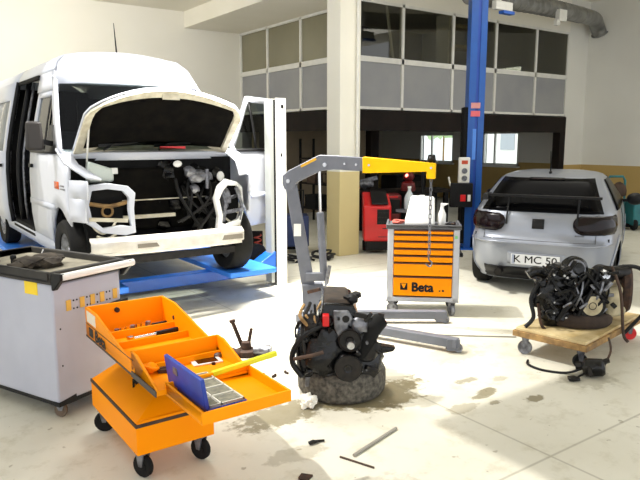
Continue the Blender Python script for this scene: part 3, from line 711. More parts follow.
# raised spoiler bar on two struts, antenna, wiper
m = MB(); m.bar((.22, -.66, 1.165), (.22, .66, 1.165), .06, .03); m.hexa([(.14, .60, 1.11), (.32, .60, 1.11), (.32, .68, 1.11), (.14, .68, 1.11), (.16, .60, 1.185), (.36, .60, 1.185), (.36, .66, 1.185), (.16, .66, 1.185)]); m.build('spoiler_bar', K['black'], car, bevel=.004)
for y in (-.42, .36): MB().tube([(.065, y, .84), (.09, y, .95), (.21, y, 1.16)], .010).build('spoiler_strut', K['black'], car)
m = MB(); m.blob((.98, 0, 1.41), .03, (1.6, .7, .8)); m.cyl((.98, 0, 1.42), (.90, 0, 1.68), .008, .005, n=6); m.build('roof_antenna', K['black'], car)
for ax, az in AX:
    for sg in (-1, 1):
        t = MB(); t.lathe([(.2, -.09), (.29, -.1), (.31, -.07), (.31, .07), (.29, .1), (.2, .09)], (ax, sg*.73, az), (0, 1, 0), 32, closed=True); o = t.build('wheel', K['rubber'], car)
        h = MB(); h.lathe([(0, .05), (.05, .05), (.07, .03), (.19, .06), (.205, .07), (.205, -.06), (0, -.06)], (ax, sg*.73, az), (0, sg, 0), 24); h.build('rim', K['alu'], o)

# ------------------------------------------------------------------ blue post with its control boxes
bp = thing('lift_post', 'tall blue steel lift post standing beside the silver car', 'lift post', (8.28, 7.2, 0), -35.5)
m = MB(); m.box(-.14, .14, .10, .13, 0, 4.55).box(-.14, -.10, -.12, .10, 0, 4.55).box(.08, .12, -.12, .10, 0, 4.55).box(-.14, -.03, -.13, -.10, 0, 4.55).box(.02, .12, -.13, -.10, 0, 4.55)
K['postblue'] = mat('post blue paint', '12509F', .4, c2='104A96', scale=4)
m.build('post_column', K['postblue'], bp)
MB().box(-.03, .02, -.115, .10, .2, 4.5).build('post_slot', mat('deep blue', '0D3F9C', .4), bp)
MB().box(-.25, .25, -.22, .22, 0, .02).build('base_plate', K['blue'], bp)
MB().box(-.20, -.14, -.12, .12, .1, 2.35).build('side_channel', K['dark'], bp)
for z, c in ((2.33, 'C98A86'), (2.20, 'D9626A')): MB().box(-.10, .05, -.137, -.131, z, z+.09).build('warning_sticker', mat('sticker', c, .6), bp)
MB().box(-.06, .0, -.137, -.131, 1.5, 2.0).build('lettering_strip', mat('faded lettering', '4A82D8', .5), bp)
cb = thing('control_panel', 'grey control panel with an orange display on the blue post', 'control panel', (8.28-.814*.19-.581*.19, 7.2+.581*.19-.814*.19, 1.12), -35.5)
MB().box(-.09, .09, -.03, .055, 0, .42).build('housing', K['frame_white'], cb, bevel=.012)
MB().box(-.05, .05, -.036, -.029, .31, .37).build('display', mat('orange display', 'C2451E', .3), cb)
for z in (.08, .2): MB().cyl((0, -.029, z), (0, -.05, z), .045, n=20).build('dial', K['alu'], cb)
sb = thing('switch_box', 'black switch box with red and white buttons under the grey control panel', 'switch box', (8.28-.814*.21-.581*.2, 7.2+.581*.21-.814*.2, .72), -35.5)
MB().box(-.2, .17, -.04, .06, 0, .40).build('housing', K['black'], sb, bevel=.015)
MB().box(-.04, .05, -.052, -.04, .10, .21).build('red_button', K['red'], sb, bevel=.005)
MB().box(.08, .13, -.05, -.04, .10, .21).build('white_button', K['white'], sb, bevel=.005)
MB().bar((-.2, 0, .36), (-.24, -.03, .5), .02, .02).build('lever', K['frame_white'], sb)

# ------------------------------------------------------------------ casters (parts)
def caster(parent, x, y, h, r=.05, m=None, ang=0, name='caster'):
    c = MB(Matrix.Translation((x, y, 0)) @ Matrix.Rotation(R(ang), 4, 'Z'))
    c.lathe([(r*.5, -.016), (r*.9, -.018), (r, -.01), (r, .01), (r*.9, .018), (r*.5, .016)], (0, 0, r), (1, 0, 0), 20, closed=True)
    c.cyl((-.02, 0, r), (.02, 0, r), r*.5, n=12)
    o = c.build(name, m or K['rubber'], parent)
    k = MB(Matrix.Translation((x, y, 0)) @ Matrix.Rotation(R(ang), 4, 'Z'))
    k.hexa([(-.027, -.012, r), (-.02, -.012, r), (-.02, .012, r), (-.027, .012, r), (-.027, -.03, h-.01), (-.02, -.03, h-.01), (-.02, .03, h-.01), (-.027, .03, h-.01)])
    k.hexa([(.02, -.012, r), (.027, -.012, r), (.027, .012, r), (.02, .012, r), (.02, -.03, h-.01), (.027, -.03, h-.01), (.027, .03, h-.01), (.02, .03, h-.01)])
    k.box(-.03, .03, -.035, .035, h-.015, h); k.build('fork', K['alu'], o); return o

# ------------------------------------------------------------------ grey drawer cabinet, front left
gc = thing('tool_cabinet', 'large pale grey tool cabinet with a black worktop at the left edge', 'cabinet', (.885, 4.15, 0), 24); gc.scale = (.89, 1, 1.07)
# local: +x along the handle end, +y along the long side away from the corner
m = MB(); m.box(0, .62, 0, 1.0, .12, .86); m.build('body', K['greycab'], gc, bevel=.015)
MB().box(.02, .60, .02, .98, .09, .13).build('plinth', K['black'], gc)
MB().hexa([(-.004, -.004, .10), (.15, -.004, .10), (.15, .05, .10), (-.004, .05, .10), (-.004, -.004, .125), (.15, -.004, .145), (.15, .05, .145), (-.004, .05, .125)]).build('corner_bumper', K['black'], gc)
MB().box(.50, .624, -.004, .05, .10, .16).build('corner_bumper', K['black'], gc)
t = MB(); t.box(-.02, .66, -.02, 1.02, .86, .885).box(-.02, .66, -.02, .01, .885, .935).box(-.02, .66, .99, 1.02, .885, .935).box(-.02, .01, .01, .99, .885, .935).box(.63, .66, .01, .99, .885, .935); t.build('worktop_tray', mat('black worktop', '2A2825', .7, c2='3A3732', scale=5), gc, bevel=.008)
MB().box(.012, .628, .012, .988, .885, .893).build('tray_mat', mat('dusty tray mat', '8A8474', .9, c2='6F6A5C', scale=9), gc)
h = MB(); h.cyl((.0, -.10, .915), (.66, -.10, .915), .022, n=16); h.build('handle', K['white'], gc)
for x in (.0, .62):
    MB().prism([(-.115, .935), (-.02, .935), (-.02, .83), (-.04, .83), (-.115, .90)], .04, 'x', x-.02).build('handle_bracket', K['black'], gc, bevel=.006)
for i, x in enumerate((.13, .25, .345, .435, .56)):
    b_ = MB(); b_.box(x-.02, x+.02, -.006, 0, .68, .745); b_.build('yellow_label', mat('ochre label', 'E2B24A', .5) if not i else bpy.data.materials['ochre label'], gc)
    d_ = MB()
    for q in (.045, .075):
        for z in (.685, .735):
            if x+q < .6: d_.cyl((x+q, -.003, z), (x+q, .002, z), .006, n=8)
    if x < .55: d_.build('slot_hole', K['dark'], gc)
MB().box(-.003, .0, .14, .27, .78, .86).build('yellow_sticker', K['yel_st'], gc)
MB().cyl((.05, -.003, .58), (.05, .002, .58), .006, n=8).cyl((.05, -.003, .35), (.05, .002, .35), .006, n=8).build('rivet', K['dark'], gc)
MB().bar((.32, -.018, .635), (.66, -.018, .66), .03, .02).build('edge_rail', K['black'], gc)
for x, y in ((.08, .08), (.54, .08), (.08, .92), (.54, .92)): caster(gc, x, y, .10, .045, mat('worn brown caster', '6A5A4A', .7) if x == .08 and y == .08 else bpy.data.materials['worn brown caster'], 30)
M_ = Matrix.Translation((.885, 4.15, 0)) @ Matrix.Rotation(R(24), 4, 'Z') @ Matrix.Scale(1.07, 4, (0, 0, 1)) @ Matrix.Scale(.89, 4, (1, 0, 0))
def on(M, p): return tuple(M @ Vector(p))
rg = MB()
rnd = random.Random(5)
for i in range(9): rg.blob((rnd.uniform(-.15, .13), rnd.uniform(-.08, .08), .025+rnd.uniform(0, .02)), rnd.uniform(.04, .075), (1.4, 1, .5), amp=.7, fr=2, seed=i)
tag(rg.build('oily_rag', K['rag']), 'crumpled dark oily rag lying on the grey cabinet tray', 'rag', on(M_, (.27, .42, .898)), 10)
for lab, p, q in (('bare metal rod on the tray beside the oily rag at the far right edge', (.42, .62, .905), (.60, .80, .93)),):
    tag(MB().cyl(on(M_, p), on(M_, q), .007, n=8).build('metal_rod', K['steel']), lab, 'rod')
tag(MB().blob((0, 0, .022), .028, (1.6, 1, .8), amp=.5).build('small_part', K['oily2']), 'small dark metal part on the grey cabinet tray behind the rag', 'part', on(M_, (.13, .78, .893)))
tag(MB().cyl((0, 0, 0), (0, 0, .06), .018, n=10).blob((0, 0, .06), .022).build('oil_plug', K['black']), 'upright black plug on the grey cabinet tray left of the rag', 'plug', on(M_, (.17, .60, .893)))

# ------------------------------------------------------------------ orange tool trolley
tr_ = thing('tool_trolley', 'low orange tool trolley with three trays slid out over its bin', 'trolley', (1.28, 3.54, 0))
b_ = MB(); b_.box(-.24, .21, -.41, .41, .155, .315); b_.hexa([(-.24, -.41, .33), (.21, -.41, .33), (.21, .41, .33), (-.24, .41, .33), (-.20, -.41, .345), (.21, -.41, .345), (.21, .41, .345), (-.20, .41, .345)])
b_.hexa([(-.24, -.40, .335), (.20, -.40, .335), (.20, .40, .335), (-.24, .40, .335), (.0, -.22, .45), (.20, -.22, .45), (.20, .38, .45), (.0, .38, .45)])
b_.build('bin', K['orange'], tr_, bevel=.004)
MB().box(-.243, .215, -.413, .413, .313, .332).build('trim_strip', K['brown'], tr_)
MB().box(-.10, -.07, -.03, .03, .40, .412).bar((-.12, -.04, .395), (-.09, .05, .405), .012, .012).build('lid_latch', K['black'], tr_)
for y in (-.15, .36): MB().box(.10, .20, y, y+.03, .34, .62).build('riser', K['orange'], tr_)
for x, y, a in ((-.19, -.35, 25), (.15, -.35, 25), (-.19, .33, 60), (.15, .33, 60)): caster(tr_, x, y, .155, .065, K['rubber'], a)
def tray(nm, x0, x1, y0, y1, z0, zf, zb, steps=()):
    """open tray: high back wall, side walls sloping to a low front lip"""
    t = MB(); w = .012
    t.box(x0, x1, y0, y1, z0, z0+.012); t.box(x0, x1, y1-w, y1, z0, zb); t.box(x0, x1, y0, y0+w, z0, zf)
    for x in (x0, x1-w):
        ym = y1-(y1-y0)*.25
        t.prism([(y0, z0), (y1, z0), (y1, zb), (ym, zb), (y0, zf)], w, 'x', x)
    for yy, h in steps: t.box(x0+w, x1-w, yy, yy+.01, z0, z0+h)
    return t.build(nm, K['orange_in'], tr_, bevel=.003)
ta = tray('top_tray', -.25, .25, -.46, .41, .62, .665, .80, ((-.02, .05), (.19, .055)))
MB().box(-.253, .253, -.462, .413, .612, .622).build('trim_strip', mat('grey brown trim', '4B423C', .6), ta)
MB().box(-.2515, -.25, -.44, .405, .698, .702).build('seam', K['brown'], ta)
MB().box(-.2515, -.25, .20, .38, .715, .785).build('white_sticker', mat('sticker paper', 'E9DCC8', .6), ta)
text('lettering', 'Beta', .092, K['black'], ta, (-.2525, .12, .659), (90, 0, -90), .0022, .0008, 1.2)
MB().box(-.2515, -.25, .265, .345, .632, .688).build('emblem', K['black'], ta)
MB().cyl((-.06, .41-.013, .755), (-.06, .38, .755), .016, n=12).cyl((.235, .2, .70), (.24, .2, .70), .014, n=12).build('rivet', K['rust'], ta)
tb = tray('middle_tray', -.25, .25, -.76, -.40, .615, .64, .74)
MB().box(-.256, -.25, -.76, -.42, .61, .64).build('trim_strip', bpy.data.materials['grey brown trim'], tb)
tc_ = tray('front_tray', -.20, .255, -1.155, -.74, .605, .66, .665, ())
MB().cyl((.05, -1.08, .617), (.05, -1.08, .622), .010, n=10).build('drain_hole', K['dark'], tc_)
# things in the trays
def wrench(nm, label, p, q, g, m2, s=1):
    o = thing(nm, label, 'wrench', p, math.degrees(math.atan2(q[1]-p[1], q[0]-p[0])))
    Lh = math.hypot(q[0]-p[0], q[1]-p[1])
    h = MB(); h.lathe([(.0, -.012), (.022, -.010), (.025, 0), (.022, .012), (0, .014)], (.02, 0, .026), (0, 0, 1), 16); h.build('ratchet_head', K['chrome'], o)
    MB().tube([(.03, 0, .018), (Lh*.55, 0, .016)], .012, n=10).build('shaft', K['chrome'], o)
    MB().tube([(Lh*.55, 0, .0165), (Lh, 0, .0165)], .0165, n=10).build('grip', m2, o); return o
wrench('torque_wrench', 'long chrome torque wrench with a black grip, front of the two in the top tray', (1.17, 3.60, .634), (1.50, 3.64, .634), '', K['black'])
ww = thing('socket_rail', 'narrow rail of chrome sockets at the back of the top orange tray', 'socket set', (1.14, 3.79, .634), 4)
MB().box(0, .33, -.014, .014, 0, .012).build('rail', K['oily2'], ww)
for i in range(7): MB().cyl((.03+i*.034, 0, .012), (.03+i*.034, 0, .038+.002*i), .015, n=10).build('socket', K['chrome'] if i % 3 else K['alu'], ww)
MB().cyl((.26, 0, .020), (.36, 0, .020), .012, n=10).build('driver_grip', K['black'], ww)
ph = thing('mobile_phone', 'white mobile phone lying face up in the middle orange tray', 'phone', (1.415, 3.045, .627), 172); ph.scale = (1.2, 1.2, 1)
MB().box(-.068, .068, -.034, .034, 0, .010).build('phone_body', K['plastic_white'], ph, bevel=.004)
MB().box(-.048, .048, -.029, .029, .010, .0105).build('screen', K['screen'], ph)
kc = thing('bit_case', 'open dark blue plastic case with pale insert on the front orange tray', 'case', (1.235, 2.655, .619), 0)
MB().box(-.10, .10, -.21, .21, 0, .022).build('case_base', K['navy'], kc, bevel=.003)
ins = MB(); ins.box(-.09, .09, -.20, .20, .021, .024)
for y in (-.2, -.10, .0, .1, .193): ins.box(-.09, .09, y, y+.007, .024, .034)
for x in (-.09, -.03, .083): ins.box(x, x+.007, -.2, .2, .024, .034)
ins.build('insert_tray', mat('pale insert', 'DAD6C6', .6), kc)
ib = MB()
for i in range(4): ib.box(-.015, .078, -.186+i*.1, -.11+i*.1, .024, .030); ib.box(-.078, -.035, -.186+i*.1, -.11+i*.1, .024, .028)
ib.build('compartment', mat('grey compartment', '8E8A76', .7, c2='6E6C60', scale=30), kc)
MB().hexa([(-.112, -.21, .022), (-.088, -.21, .022), (-.088, .21, .022), (-.112, .21, .022), (-.130, -.21, .165), (-.112, -.21, .168), (-.112, .21, .168), (-.130, .21, .165)]).build('case_lid', K['navy'], kc, bevel=.004)
MB().box(-.127, -.112, .06, .11, .10, .135).build('latch', K['alu'], kc)
ba = thing('yellow_bar', 'long lime yellow bar resting across the front orange tray', 'bar', (1.33, 2.80, .655), 0)
MB().bar((0, 0, .0), (.36, -.03, .045), .026, .026).build('bar_body', K['yellow2'], ba, bevel=.004)
ck = MB(); ck.blob((0, 0, .03), .034, (1, .9, .9), amp=.2)
cl_ = thing('orange_pliers', 'orange handled pliers heap beside the blue case in the middle tray', 'pliers', (1.11, 3.06, .627))
ck.torus((.0, 0, .035), (.3, 0, 1), .035, .009); ck.build('handle', K['orange'], cl_)
MB().bar((.03, -.02, .01), (.11, -.07, .015), .02, .018).bar((.03, 0, .012), (.10, .0, .012), .016, .016).build('jaw', K['rust'], cl_)
for lab, (x, y), s, m_ in (('round dark bearing part at the right back corner of the middle tray', (1.50, 3.09), .026, K['alu']), ('brass coloured fitting beside the phone in the middle tray', (1.435, 3.105), .024, K['rust'])):
    tag(MB().lathe([(.4, 0), (1, 0), (1, .8), (.7, 1.1), (.4, 1.1)], n=14, closed=True).build('fitting', m_), lab, 'fitting', (x, y, .627)).scale = (s, s, s)
tag(MB().bar((0, 0, .005), (.09, .03, .005), .008, .006).build('punch', K['steel']), 'thin steel punch lying behind the phone in the middle tray', 'punch', (1.33, 3.105, .627))
tag(MB().cyl((0, 0, 0), (0, 0, .012), .011, n=6).build('nut', K['oily2']), 'dark nut lying just in front of the phone', 'nut', (1.43, 2.99, .627))

# ------------------------------------------------------------------ orange drawer cabinet in the middle
bc = thing('drawer_cabinet', 'upright silver grey cabinet with orange drawers in the middle of the floor', 'cabinet', (4.62, 4.64, 0), -43); bc.scale = (1.06, 1, 1.04)
# local: -y is the front
m = MB(); m.box(-.345, .345, 0, .42, .15, .88).box(-.345, -.285, -.02, 0, .15, .88).box(.285, .345, -.02, 0, .15, .88).box(-.345, .345, -.02, 0, .15, .19); m.build('carcass', K['greyframe'], bc, bevel=.008)
MB().box(-.36, .36, -.03, .435, .88, .905).box(-.36, .36, -.03, -.01, .905, .925).box(-.36, -.34, -.01, .435, .905, .925).box(.34, .36, -.01, .435, .905, .925).build('worktop_tray', mat('dark grey top', '55565A', .6), bc, bevel=.004)
zz = [.20, .405, .545, .617, .688, .760, .828, .876]
for a, c in zip(zz[:-1], zz[1:]):
    d_ = MB().box(-.282, .282, -.028, -.001, a+.006, c-.014).build('drawer', K['orange'], bc, bevel=.004)
    MB().box(-.282, .282, -.034, -.001, c-.014, c-.003).build('drawer_handle', mat('dark red grip', '4C1D0C', .5) if a == .20 else bpy.data.materials['dark red grip'], d_)
text('lettering', 'Beta', .125, K['black'], bc, (.0, -.0292, .292), (90, 0, 0), .0055, .0008, .95)
em = MB().box(-.215, -.145, -.0302, -.0285, .265, .335).build('emblem', K['black'], bc, bevel=.004)
MB().hexa([(-.185, -.0312, .285), (-.175, -.0312, .285), (-.175, -.0300, .285), (-.185, -.0300, .285), (-.205, -.0312, .33), (-.158, -.0312, .33), (-.158, -.03, .33), (-.205, -.03, .33)]).build('emblem_mark', K['orange'], em)
MB().box(.16, .175, -.0295, -.028, .255, .27).box(.19, .21, -.0295, -.028, .255, .275).build('lock', K['rust'], bc)
MB().box(.30, .325, -.0215, -.02, .79, .82).build('green_sticker', mat('green sticker', '78C878', .5), bc)
MB().cyl((.375, .04, .62), (.375, .38, .62), .014, n=10).box(.345, .385, .04, .06, .60, .64).box(.345, .385, .36, .38, .60, .64).build('side_handle', K['black'], bc)
for x, y, a in ((-.29, .03, 70), (.29, .03, 20), (-.29, .38, 70), (.29, .38, 20)): caster(bc, x, y, .15, .06, K['alu'] if y < .1 else K['rubber'], a)
Mb = Matrix.Translation((4.62, 4.64, 0)) @ Matrix.Rotation(R(-43), 4, 'Z') @ Matrix.Scale(1.04, 4, (0, 0, 1))
js = thing('white_jug', 'big white tapered plastic container on the orange drawer cabinet', 'container', on(Mb, (.0, .2, .905)), -43)
MB().hexa([(-.20, -.10, 0), (.12, -.10, 0), (.12, .12, 0), (-.20, .12, 0), (-.13, -.05, .30), (.11, -.05, .29), (.11, .06, .29), (-.13, .06, .30)]).build('jug_body', K['plastic_white'], js, bevel=.018)
MB().cyl((-.02, 0, .29), (-.02, 0, .305), .03, n=16).build('jug_cap', K['plastic_white'], js)
sp = thing('spray_bottle', 'slim white spray bottle right of the white container on the cabinet', 'bottle', on(Mb, (.19, .16, .905)), -43); sp.scale = (1.25, 1.25, 1.15)
MB().lathe([(.0, 0), (.032, 0), (.034, .02), (.034, .1), (.014, .15), (.014, .17), (0, .17)], n=16).build('bottle_body', K['plastic_white'], sp)
MB().hexa([(-.012, -.012, .17), (.012, -.012, .17), (.012, .012, .17), (-.012, .012, .17), (-.012, -.012, .20), (.055, -.012, .195), (.055, .012, .195), (-.012, .012, .2)]).build('spray_head', K['plastic_white'], sp, bevel=.003)
rnd = random.Random(9)
for lab, x, y, mm, k in (('dark round socket at the right front of the cabinet top', .25, .05, 'oily2', 0), ('short brown bolt on the right of the cabinet top', .30, .12, 'rust', 1), ('small steel ring right of the spray bottle on the cabinet top', .29, .2, 'alu', 0)):
    o = MB()
    if k: o.cyl((-.03, 0, .015), (.03, .01, .015), .013, n=10); o.cyl((.03, .01, .016), (.045, .012, .016), .016, n=6)
    else: o.lathe([(.014, 0), (.03, 0), (.03, .03), (.014, .03)], n=16, closed=True)
    tag(o.build('bolt' if k else 'socket', K[mm]), lab, 'bolt' if k else 'socket', on(Mb, (x, y, .905)))
tag(MB().blob((0, 0, .03), .055, (1.5, 1, .5), amp=.5, seed=4).build('red_cloth', mat('faded red cloth', 'B2564A', .9)), 'crumpled faded red cloth on the left end of the cabinet top', 'cloth', on(Mb, (-.26, .14, .903)))

# ------------------------------------------------------------------ engine crane
cn = thing('engine_crane', 'grey engine crane with a yellow boom and a hanging chain', 'engine crane', (3.53, 4.98, 0), -35.5)
# local: x to the photo's right, y away
def beam(nm, p, q, w, h, m, **k): return MB().bar(p, q, w, h, **k).build(nm, m, cn, bevel=.006)
def leg(nm, p, q):
    o = beam(nm, p, q, .085, .08, K['greymetal'])
    return o
leg('leg', (.06, .10, .085), (1.28, .09, .085)); leg('leg', (.04, -.10, .085), (1.21, -.83, .085))
for x, y in ((1.23, .09), (1.165, -.80)):
    c = MB(); c.lathe([(.02, -.02), (.036, -.022), (.04, -.012), (.04, .012), (.036, .022), (.02, .02)], (x+.05, y-.02, .04), (0, 1, 0), 16, closed=True); c.cyl((x+.05, y-.05, .04), (x+.05, y+.02, .04), .012, n=8); c.build('front_wheel', K['alu'], cn)
    MB().box(x-.05, x+.06, y-.045, y-.03, .02, .12).box(x-.05, x+.06, y+.01, y+.025, .02, .12).build('wheel_bracket', K['greymetal'], cn)
beam('base_bar', (-.18, -.20, .12), (.12, .28, .12), .09, .08, K['greymetal'])
for x, y in ((-.16, -.16), (.08, .24)): caster(cn, x, y, .10, .05, K['alu'], 40)
MB().hexa([(-.14, -.08, .10), (.16, -.08, .10), (.16, .12, .10), (-.14, .12, .10), (-.16, -.05, .42), (.04, -.05, .42), (.04, .1, .42), (-.16, .1, .42)]).build('mast_foot', K['greymetal'], cn, bevel=.006)
beam('mast', (-.05, .02, .12), (-.275, .05, 1.47), .10, .13, K['greymetal'], up=(1, 0, 0), w2=.09, h2=.11)
MB().box(-.235, -.165, -.033, -.028, .90, 1.02).build('mast_sticker', K['white'], cn)
# boom: cranked first piece then straight, then yellow extension
bd = Vector((1.42, -.33, 0)).normalized()
A0 = Vector((-.275, .05, 1.43)); A1 = A0+bd*.31+Vector((0, 0, .20)); A2 = A0+bd*.74+Vector((0, 0, .165))
pr = Vector((-bd.y, bd.x, 0))
def plate_poly(pts, w):
    m = MB(); a = [m.v(A0+bd*x+Vector((0, 0, z))-pr*w) for x, z in pts]; b2 = [m.v(A0+bd*x+Vector((0, 0, z))+pr*w) for x, z in pts]
    m.f(a[::-1]); m.f(b2)
    for i in range(len(a)): j = (i+1) % len(a); m.f([a[i], a[j], b2[j], b2[i]])
    return m
plate_poly([(-.06, -.03), (-.04, -.08), (.03, -.10), (.08, -.01), (.30, .095), (.44, .115), (.76, .10), (.76, .225), (.46, .245), (.30, .25), (.0, .10), (-.06, .05)], .05).build('boom', K['greymetal'], cn, bevel=.006)
plate_poly([(.72, .085), (1.31, .105), (1.31, .04), (1.39, .04), (1.39, .18), (.72, .235)], .058).build('boom_extension', K['yellow'], cn, bevel=.005)
plate_poly([(.13, .13), (.28, .205), (.27, .225), (.12, .15)], .052).build('warning_sticker', mat('amber strip', 'D9A520', .5), cn)
for x, z in ((0, .0), (.36, .16), (.55, .17), (.66, .165), (.78, .16), (1.35, .14)):
    c = A0+bd*x+Vector((0, 0, z)); MB().cyl(c-pr*.068, c+pr*.068, .02 if x < .5 else .011, n=12).build('pivot_bolt', K['steel'], cn)
# ram
MB().cyl((.055, -.02, .52), (.02, -.03, 1.13), .036, n=18).build('ram_cylinder', K['greymetal'], cn)
MB().cyl((.02, -.03, 1.13), (.01, -.035, 1.62), .014, n=12).build('ram_rod', K['chrome'], cn)
MB().box(-.12, .10, -.06, .0, .46, .54).build('ram_bracket', K['greymetal'], cn, bevel=.005)
MB().cyl((.08, -.08, .44), (.11, -.1, .62), .02, n=10).cyl((.08, -.08, .44), (.04, -.12, .36), .012, n=8).build('pump_valve', K['alu'], cn)
MB().bar((-.10, -.10, .36), (.02, -.14, .40), .03, .03).build('release_lever', K['rust'], cn)
# chain and hook
tip = A0+bd*1.35+Vector((0, 0, .06))
for i in range(17):
    c = tip-Vector((0, 0, .035+i*.042)); m = MB(Matrix.Translation(c) @ Matrix.Rotation(R(20+90*(i % 2)), 4, 'Z'))
    m.tube([(.011, 0, .017), (.011, 0, -.017), (.006, 0, -.025), (-.006, 0, -.025), (-.011, 0, -.017), (-.011, 0, .017), (-.006, 0, .025), (.006, 0, .025), (.011, 0, .017)], .0045, n=6); m.build('chain_link', K['alu'], cn)
c = tip-Vector((0, 0, .035+17*.042)); MB().tube([c+Vector((0, 0, .02)), c-Vector((0, 0, .03)), c-Vector((-.03, 0, .06)), c-Vector((-.01, 0, .095)), c-Vector((.03, 0, .07))], .008, n=8, smooth=4).build('chain_hook', K['alu'], cn)
MB().tube([tip+Vector((-.03, 0, .13)), tip+Vector((-.02, 0, .19)), tip+Vector((.02, 0, .19)), tip+Vector((.03, 0, .13))], .014, n=8).blob(tip+Vector((0, 0, .16)), .035, amp=.3).build('boom_shackle', K['black'], cn)

# ------------------------------------------------------------------ tyres lying flat
def flat_tyre(nm, label, loc, r, h, m, seed):
    t = MB(); n = 56
    prof = [(r*.60, .12*h), (r*.64, .03*h), (r*.80, 0), (r*.93, .05*h), (r*.99, .2*h), (r, .5*h), (r*.99, .8*h), (r*.93, .95*h), (r*.80, h), (r*.64, .97*h), (r*.60, .88*h), (r*.62, .5*h)]
    rings = []
    for k in range(n):
        a = 2*math.pi*k/n; ring = []
        for q, z in prof:
            g = 1-(.012 if (k % 2 and q > r*.97) else 0); ring.append((q*g*math.cos(a), q*g*math.sin(a), z))
        rings.append(ring)
    rings.append(rings[0]); t.loft(rings, cap=False)
    o = tag(t.build(nm, m, ang=60), label, 'tyre', loc); return o
flat_tyre('tyre', 'dusty worn tyre lying flat on the floor under the engine', (2.72, 3.54, 0), .325, .215, K['oldrubber'], 1)
flat_tyre('tyre', 'dark brown tyre lying flat on the wooden dolly', (4.99, 3.11, .24), .30, .12, mat('brown dusty rubber', '2A211B', .9, c2='3D3027', scale=9, bump=.3), 2)

# ------------------------------------------------------------------ engine standing in the front tyre
e1 = thing('car_engine', 'greasy black engine standing in the dusty tyre, front pulley showing', 'engine', (2.72, 3.54, .05), -35.5); e1.scale = (1.13, 1.13, 1.13)
def lath(nm, prof, c, ax, m, n=28): return MB().lathe(prof, c, ax, n).build(nm, m, e1)
eb = MB(); eb.hexa([(-.12, -.10, .05), (.11, -.10, .05), (.11, .11, .05), (-.12, .11, .05), (-.17, -.20, .36), (.13, -.20, .36), (.13, .24, .36), (-.17, .24, .36)])
eb.hexa([(-.17, -.20, .36), (.12, -.20, .36), (.12, .24, .36), (-.17, .24, .36), (-.15, -.2, .50), (.09, -.2, .50), (.09, .24, .50), (-.15, .24, .50)]); eb.build('engine_block', K['oily'], e1, bevel=.012)
MB().hexa([(-.14, -.21, .50), (.10, -.21, .50), (.10, .25, .50), (-.14, .25, .50), (-.12, -.19, .585), (.06, -.19, .575), (.06, .23, .575), (-.12, .23, .585)]).build('cylinder_head_cover', K['oily'], e1, bevel=.012)
MB().hexa([(-.12, -.18, .58), (.05, -.18, .575), (.05, .2, .575), (-.12, .2, .58), (-.10, -.16, .605), (.03, -.16, .60), (.03, .18, .60), (-.10, .18, .605)])  .build('top_cover', mat('sooty brown cover', '221B16', .8, c2='3A2E22', scale=16), e1, bevel=.008)
MB().bar((.02, -.16, .60), (.10, -.10, .62), .05, .03).blob((.06, -.15, .60), .035, amp=.4).build('oil_filler', K['black'], e1)
MB().prism([(-.06, .55), (-.055, .44), (-.02, .37), (.02, .40), (.035, .47), (.06, .5), (.03, .55)], .03, 'y', -.245).build('timing_cover', K['alu'], e1, bevel=.006)
MB().cyl((.015, -.25, .50), (.015, -.225, .50), .022, n=14).build('cover_cap', K['oily2'], e1)
MB().box(-.125, -.085, -.26, -.2, .455, .525).build('red_connector', K['red'], e1, bevel=.006, label='red plug connector')
lath('crankshaft_pulley', [(0, .06), (.025, .07), (.03, .045), (.048, .045), (.054, .06), (.083, .06), (.09, .045), (.085, .035), (.09, .025), (.085, .015), (.09, 0), (.055, -.04), (0, -.04)], (.03, -.22, .20), (0, -1, 0), K['oily'])
lath('pulley_ring', [(.058, .064), (.078, .064), (.08, .058), (.056, .058)], (.03, -.222, .20), (0, -1, 0), K['oily2'])
lath('water_pump_pulley', [(0, .05), (.02, .05), (.025, .03), (.06, .03), (.07, .04), (.07, 0), (0, -.05)], (.04, -.23, .37), (0, -1, 0), K['oily2'])
lath('pump_hub', [(0, .02), (.022, .02), (.03, 0), (.03, -.02), (0, -.02)], (.045, -.27, .345), (0, -1, 0), K['steel'])
lath('alternator', [(0, .08), (.05, .08), (.065, .06), (.068, -.06), (.05, -.08), (0, -.08)], (.15, -.15, .28), (0, -1, 0), K['oily2'])
lath('idler_pulley', [(0, .03), (.015, .03), (.04, .025), (.045, 0), (.04, -.02), (0, -.02)], (-.08, -.22, .31), (0, -1, 0), K['oily2'])
MB().tube([(.10, -.18, .24), (.14, -.20, .34), (.19, -.17, .42), (.235, -.13, .46)], .052, n=14, smooth=5).build('air_hose', K['rubber'], e1)
MB().tube([(.235, -.13, .46), (.24, -.125, .50)], .022, n=10).build('hose_end', K['oily2'], e1); MB().blob((.10, -.22, .45), .05, (1, .6, 1.2), amp=.5).build('thermostat', K['alu'], e1)
MB().hexa([(.12, -.2, .24), (.31, -.22, .285), (.31, -.16, .285), (.12, -.10, .24), (.12, -.2, .33), (.325, -.22, .31), (.325, -.16, .31), (.12, -.10, .33)]).build('engine_mount', K['oily'], e1, bevel=.01)
MB().tube([(-.10, -.22, .46), (-.20, -.24, .42), (-.29, -.22, .32), (-.31, -.22, .22), (-.25, -.23, .13)], .018, n=8, smooth=5).build('belt_loop', K['black'], e1)
MB().hexa([(-.28, -.2, .10), (-.15, -.2, .10), (-.15, .1, .10), (-.28, .1, .10), (-.30, -.19, .36), (-.16, -.2, .36), (-.16, .1, .36), (-.29, .1, .36)]).build('intake_manifold', K['oily'], e1, bevel=.03)
MB().tube([(-.30, -.25, .25), (-.18, -.28, .285), (-.12, -.27, .30)], .012, n=8).build('dip_tube', K['brown'], e1)
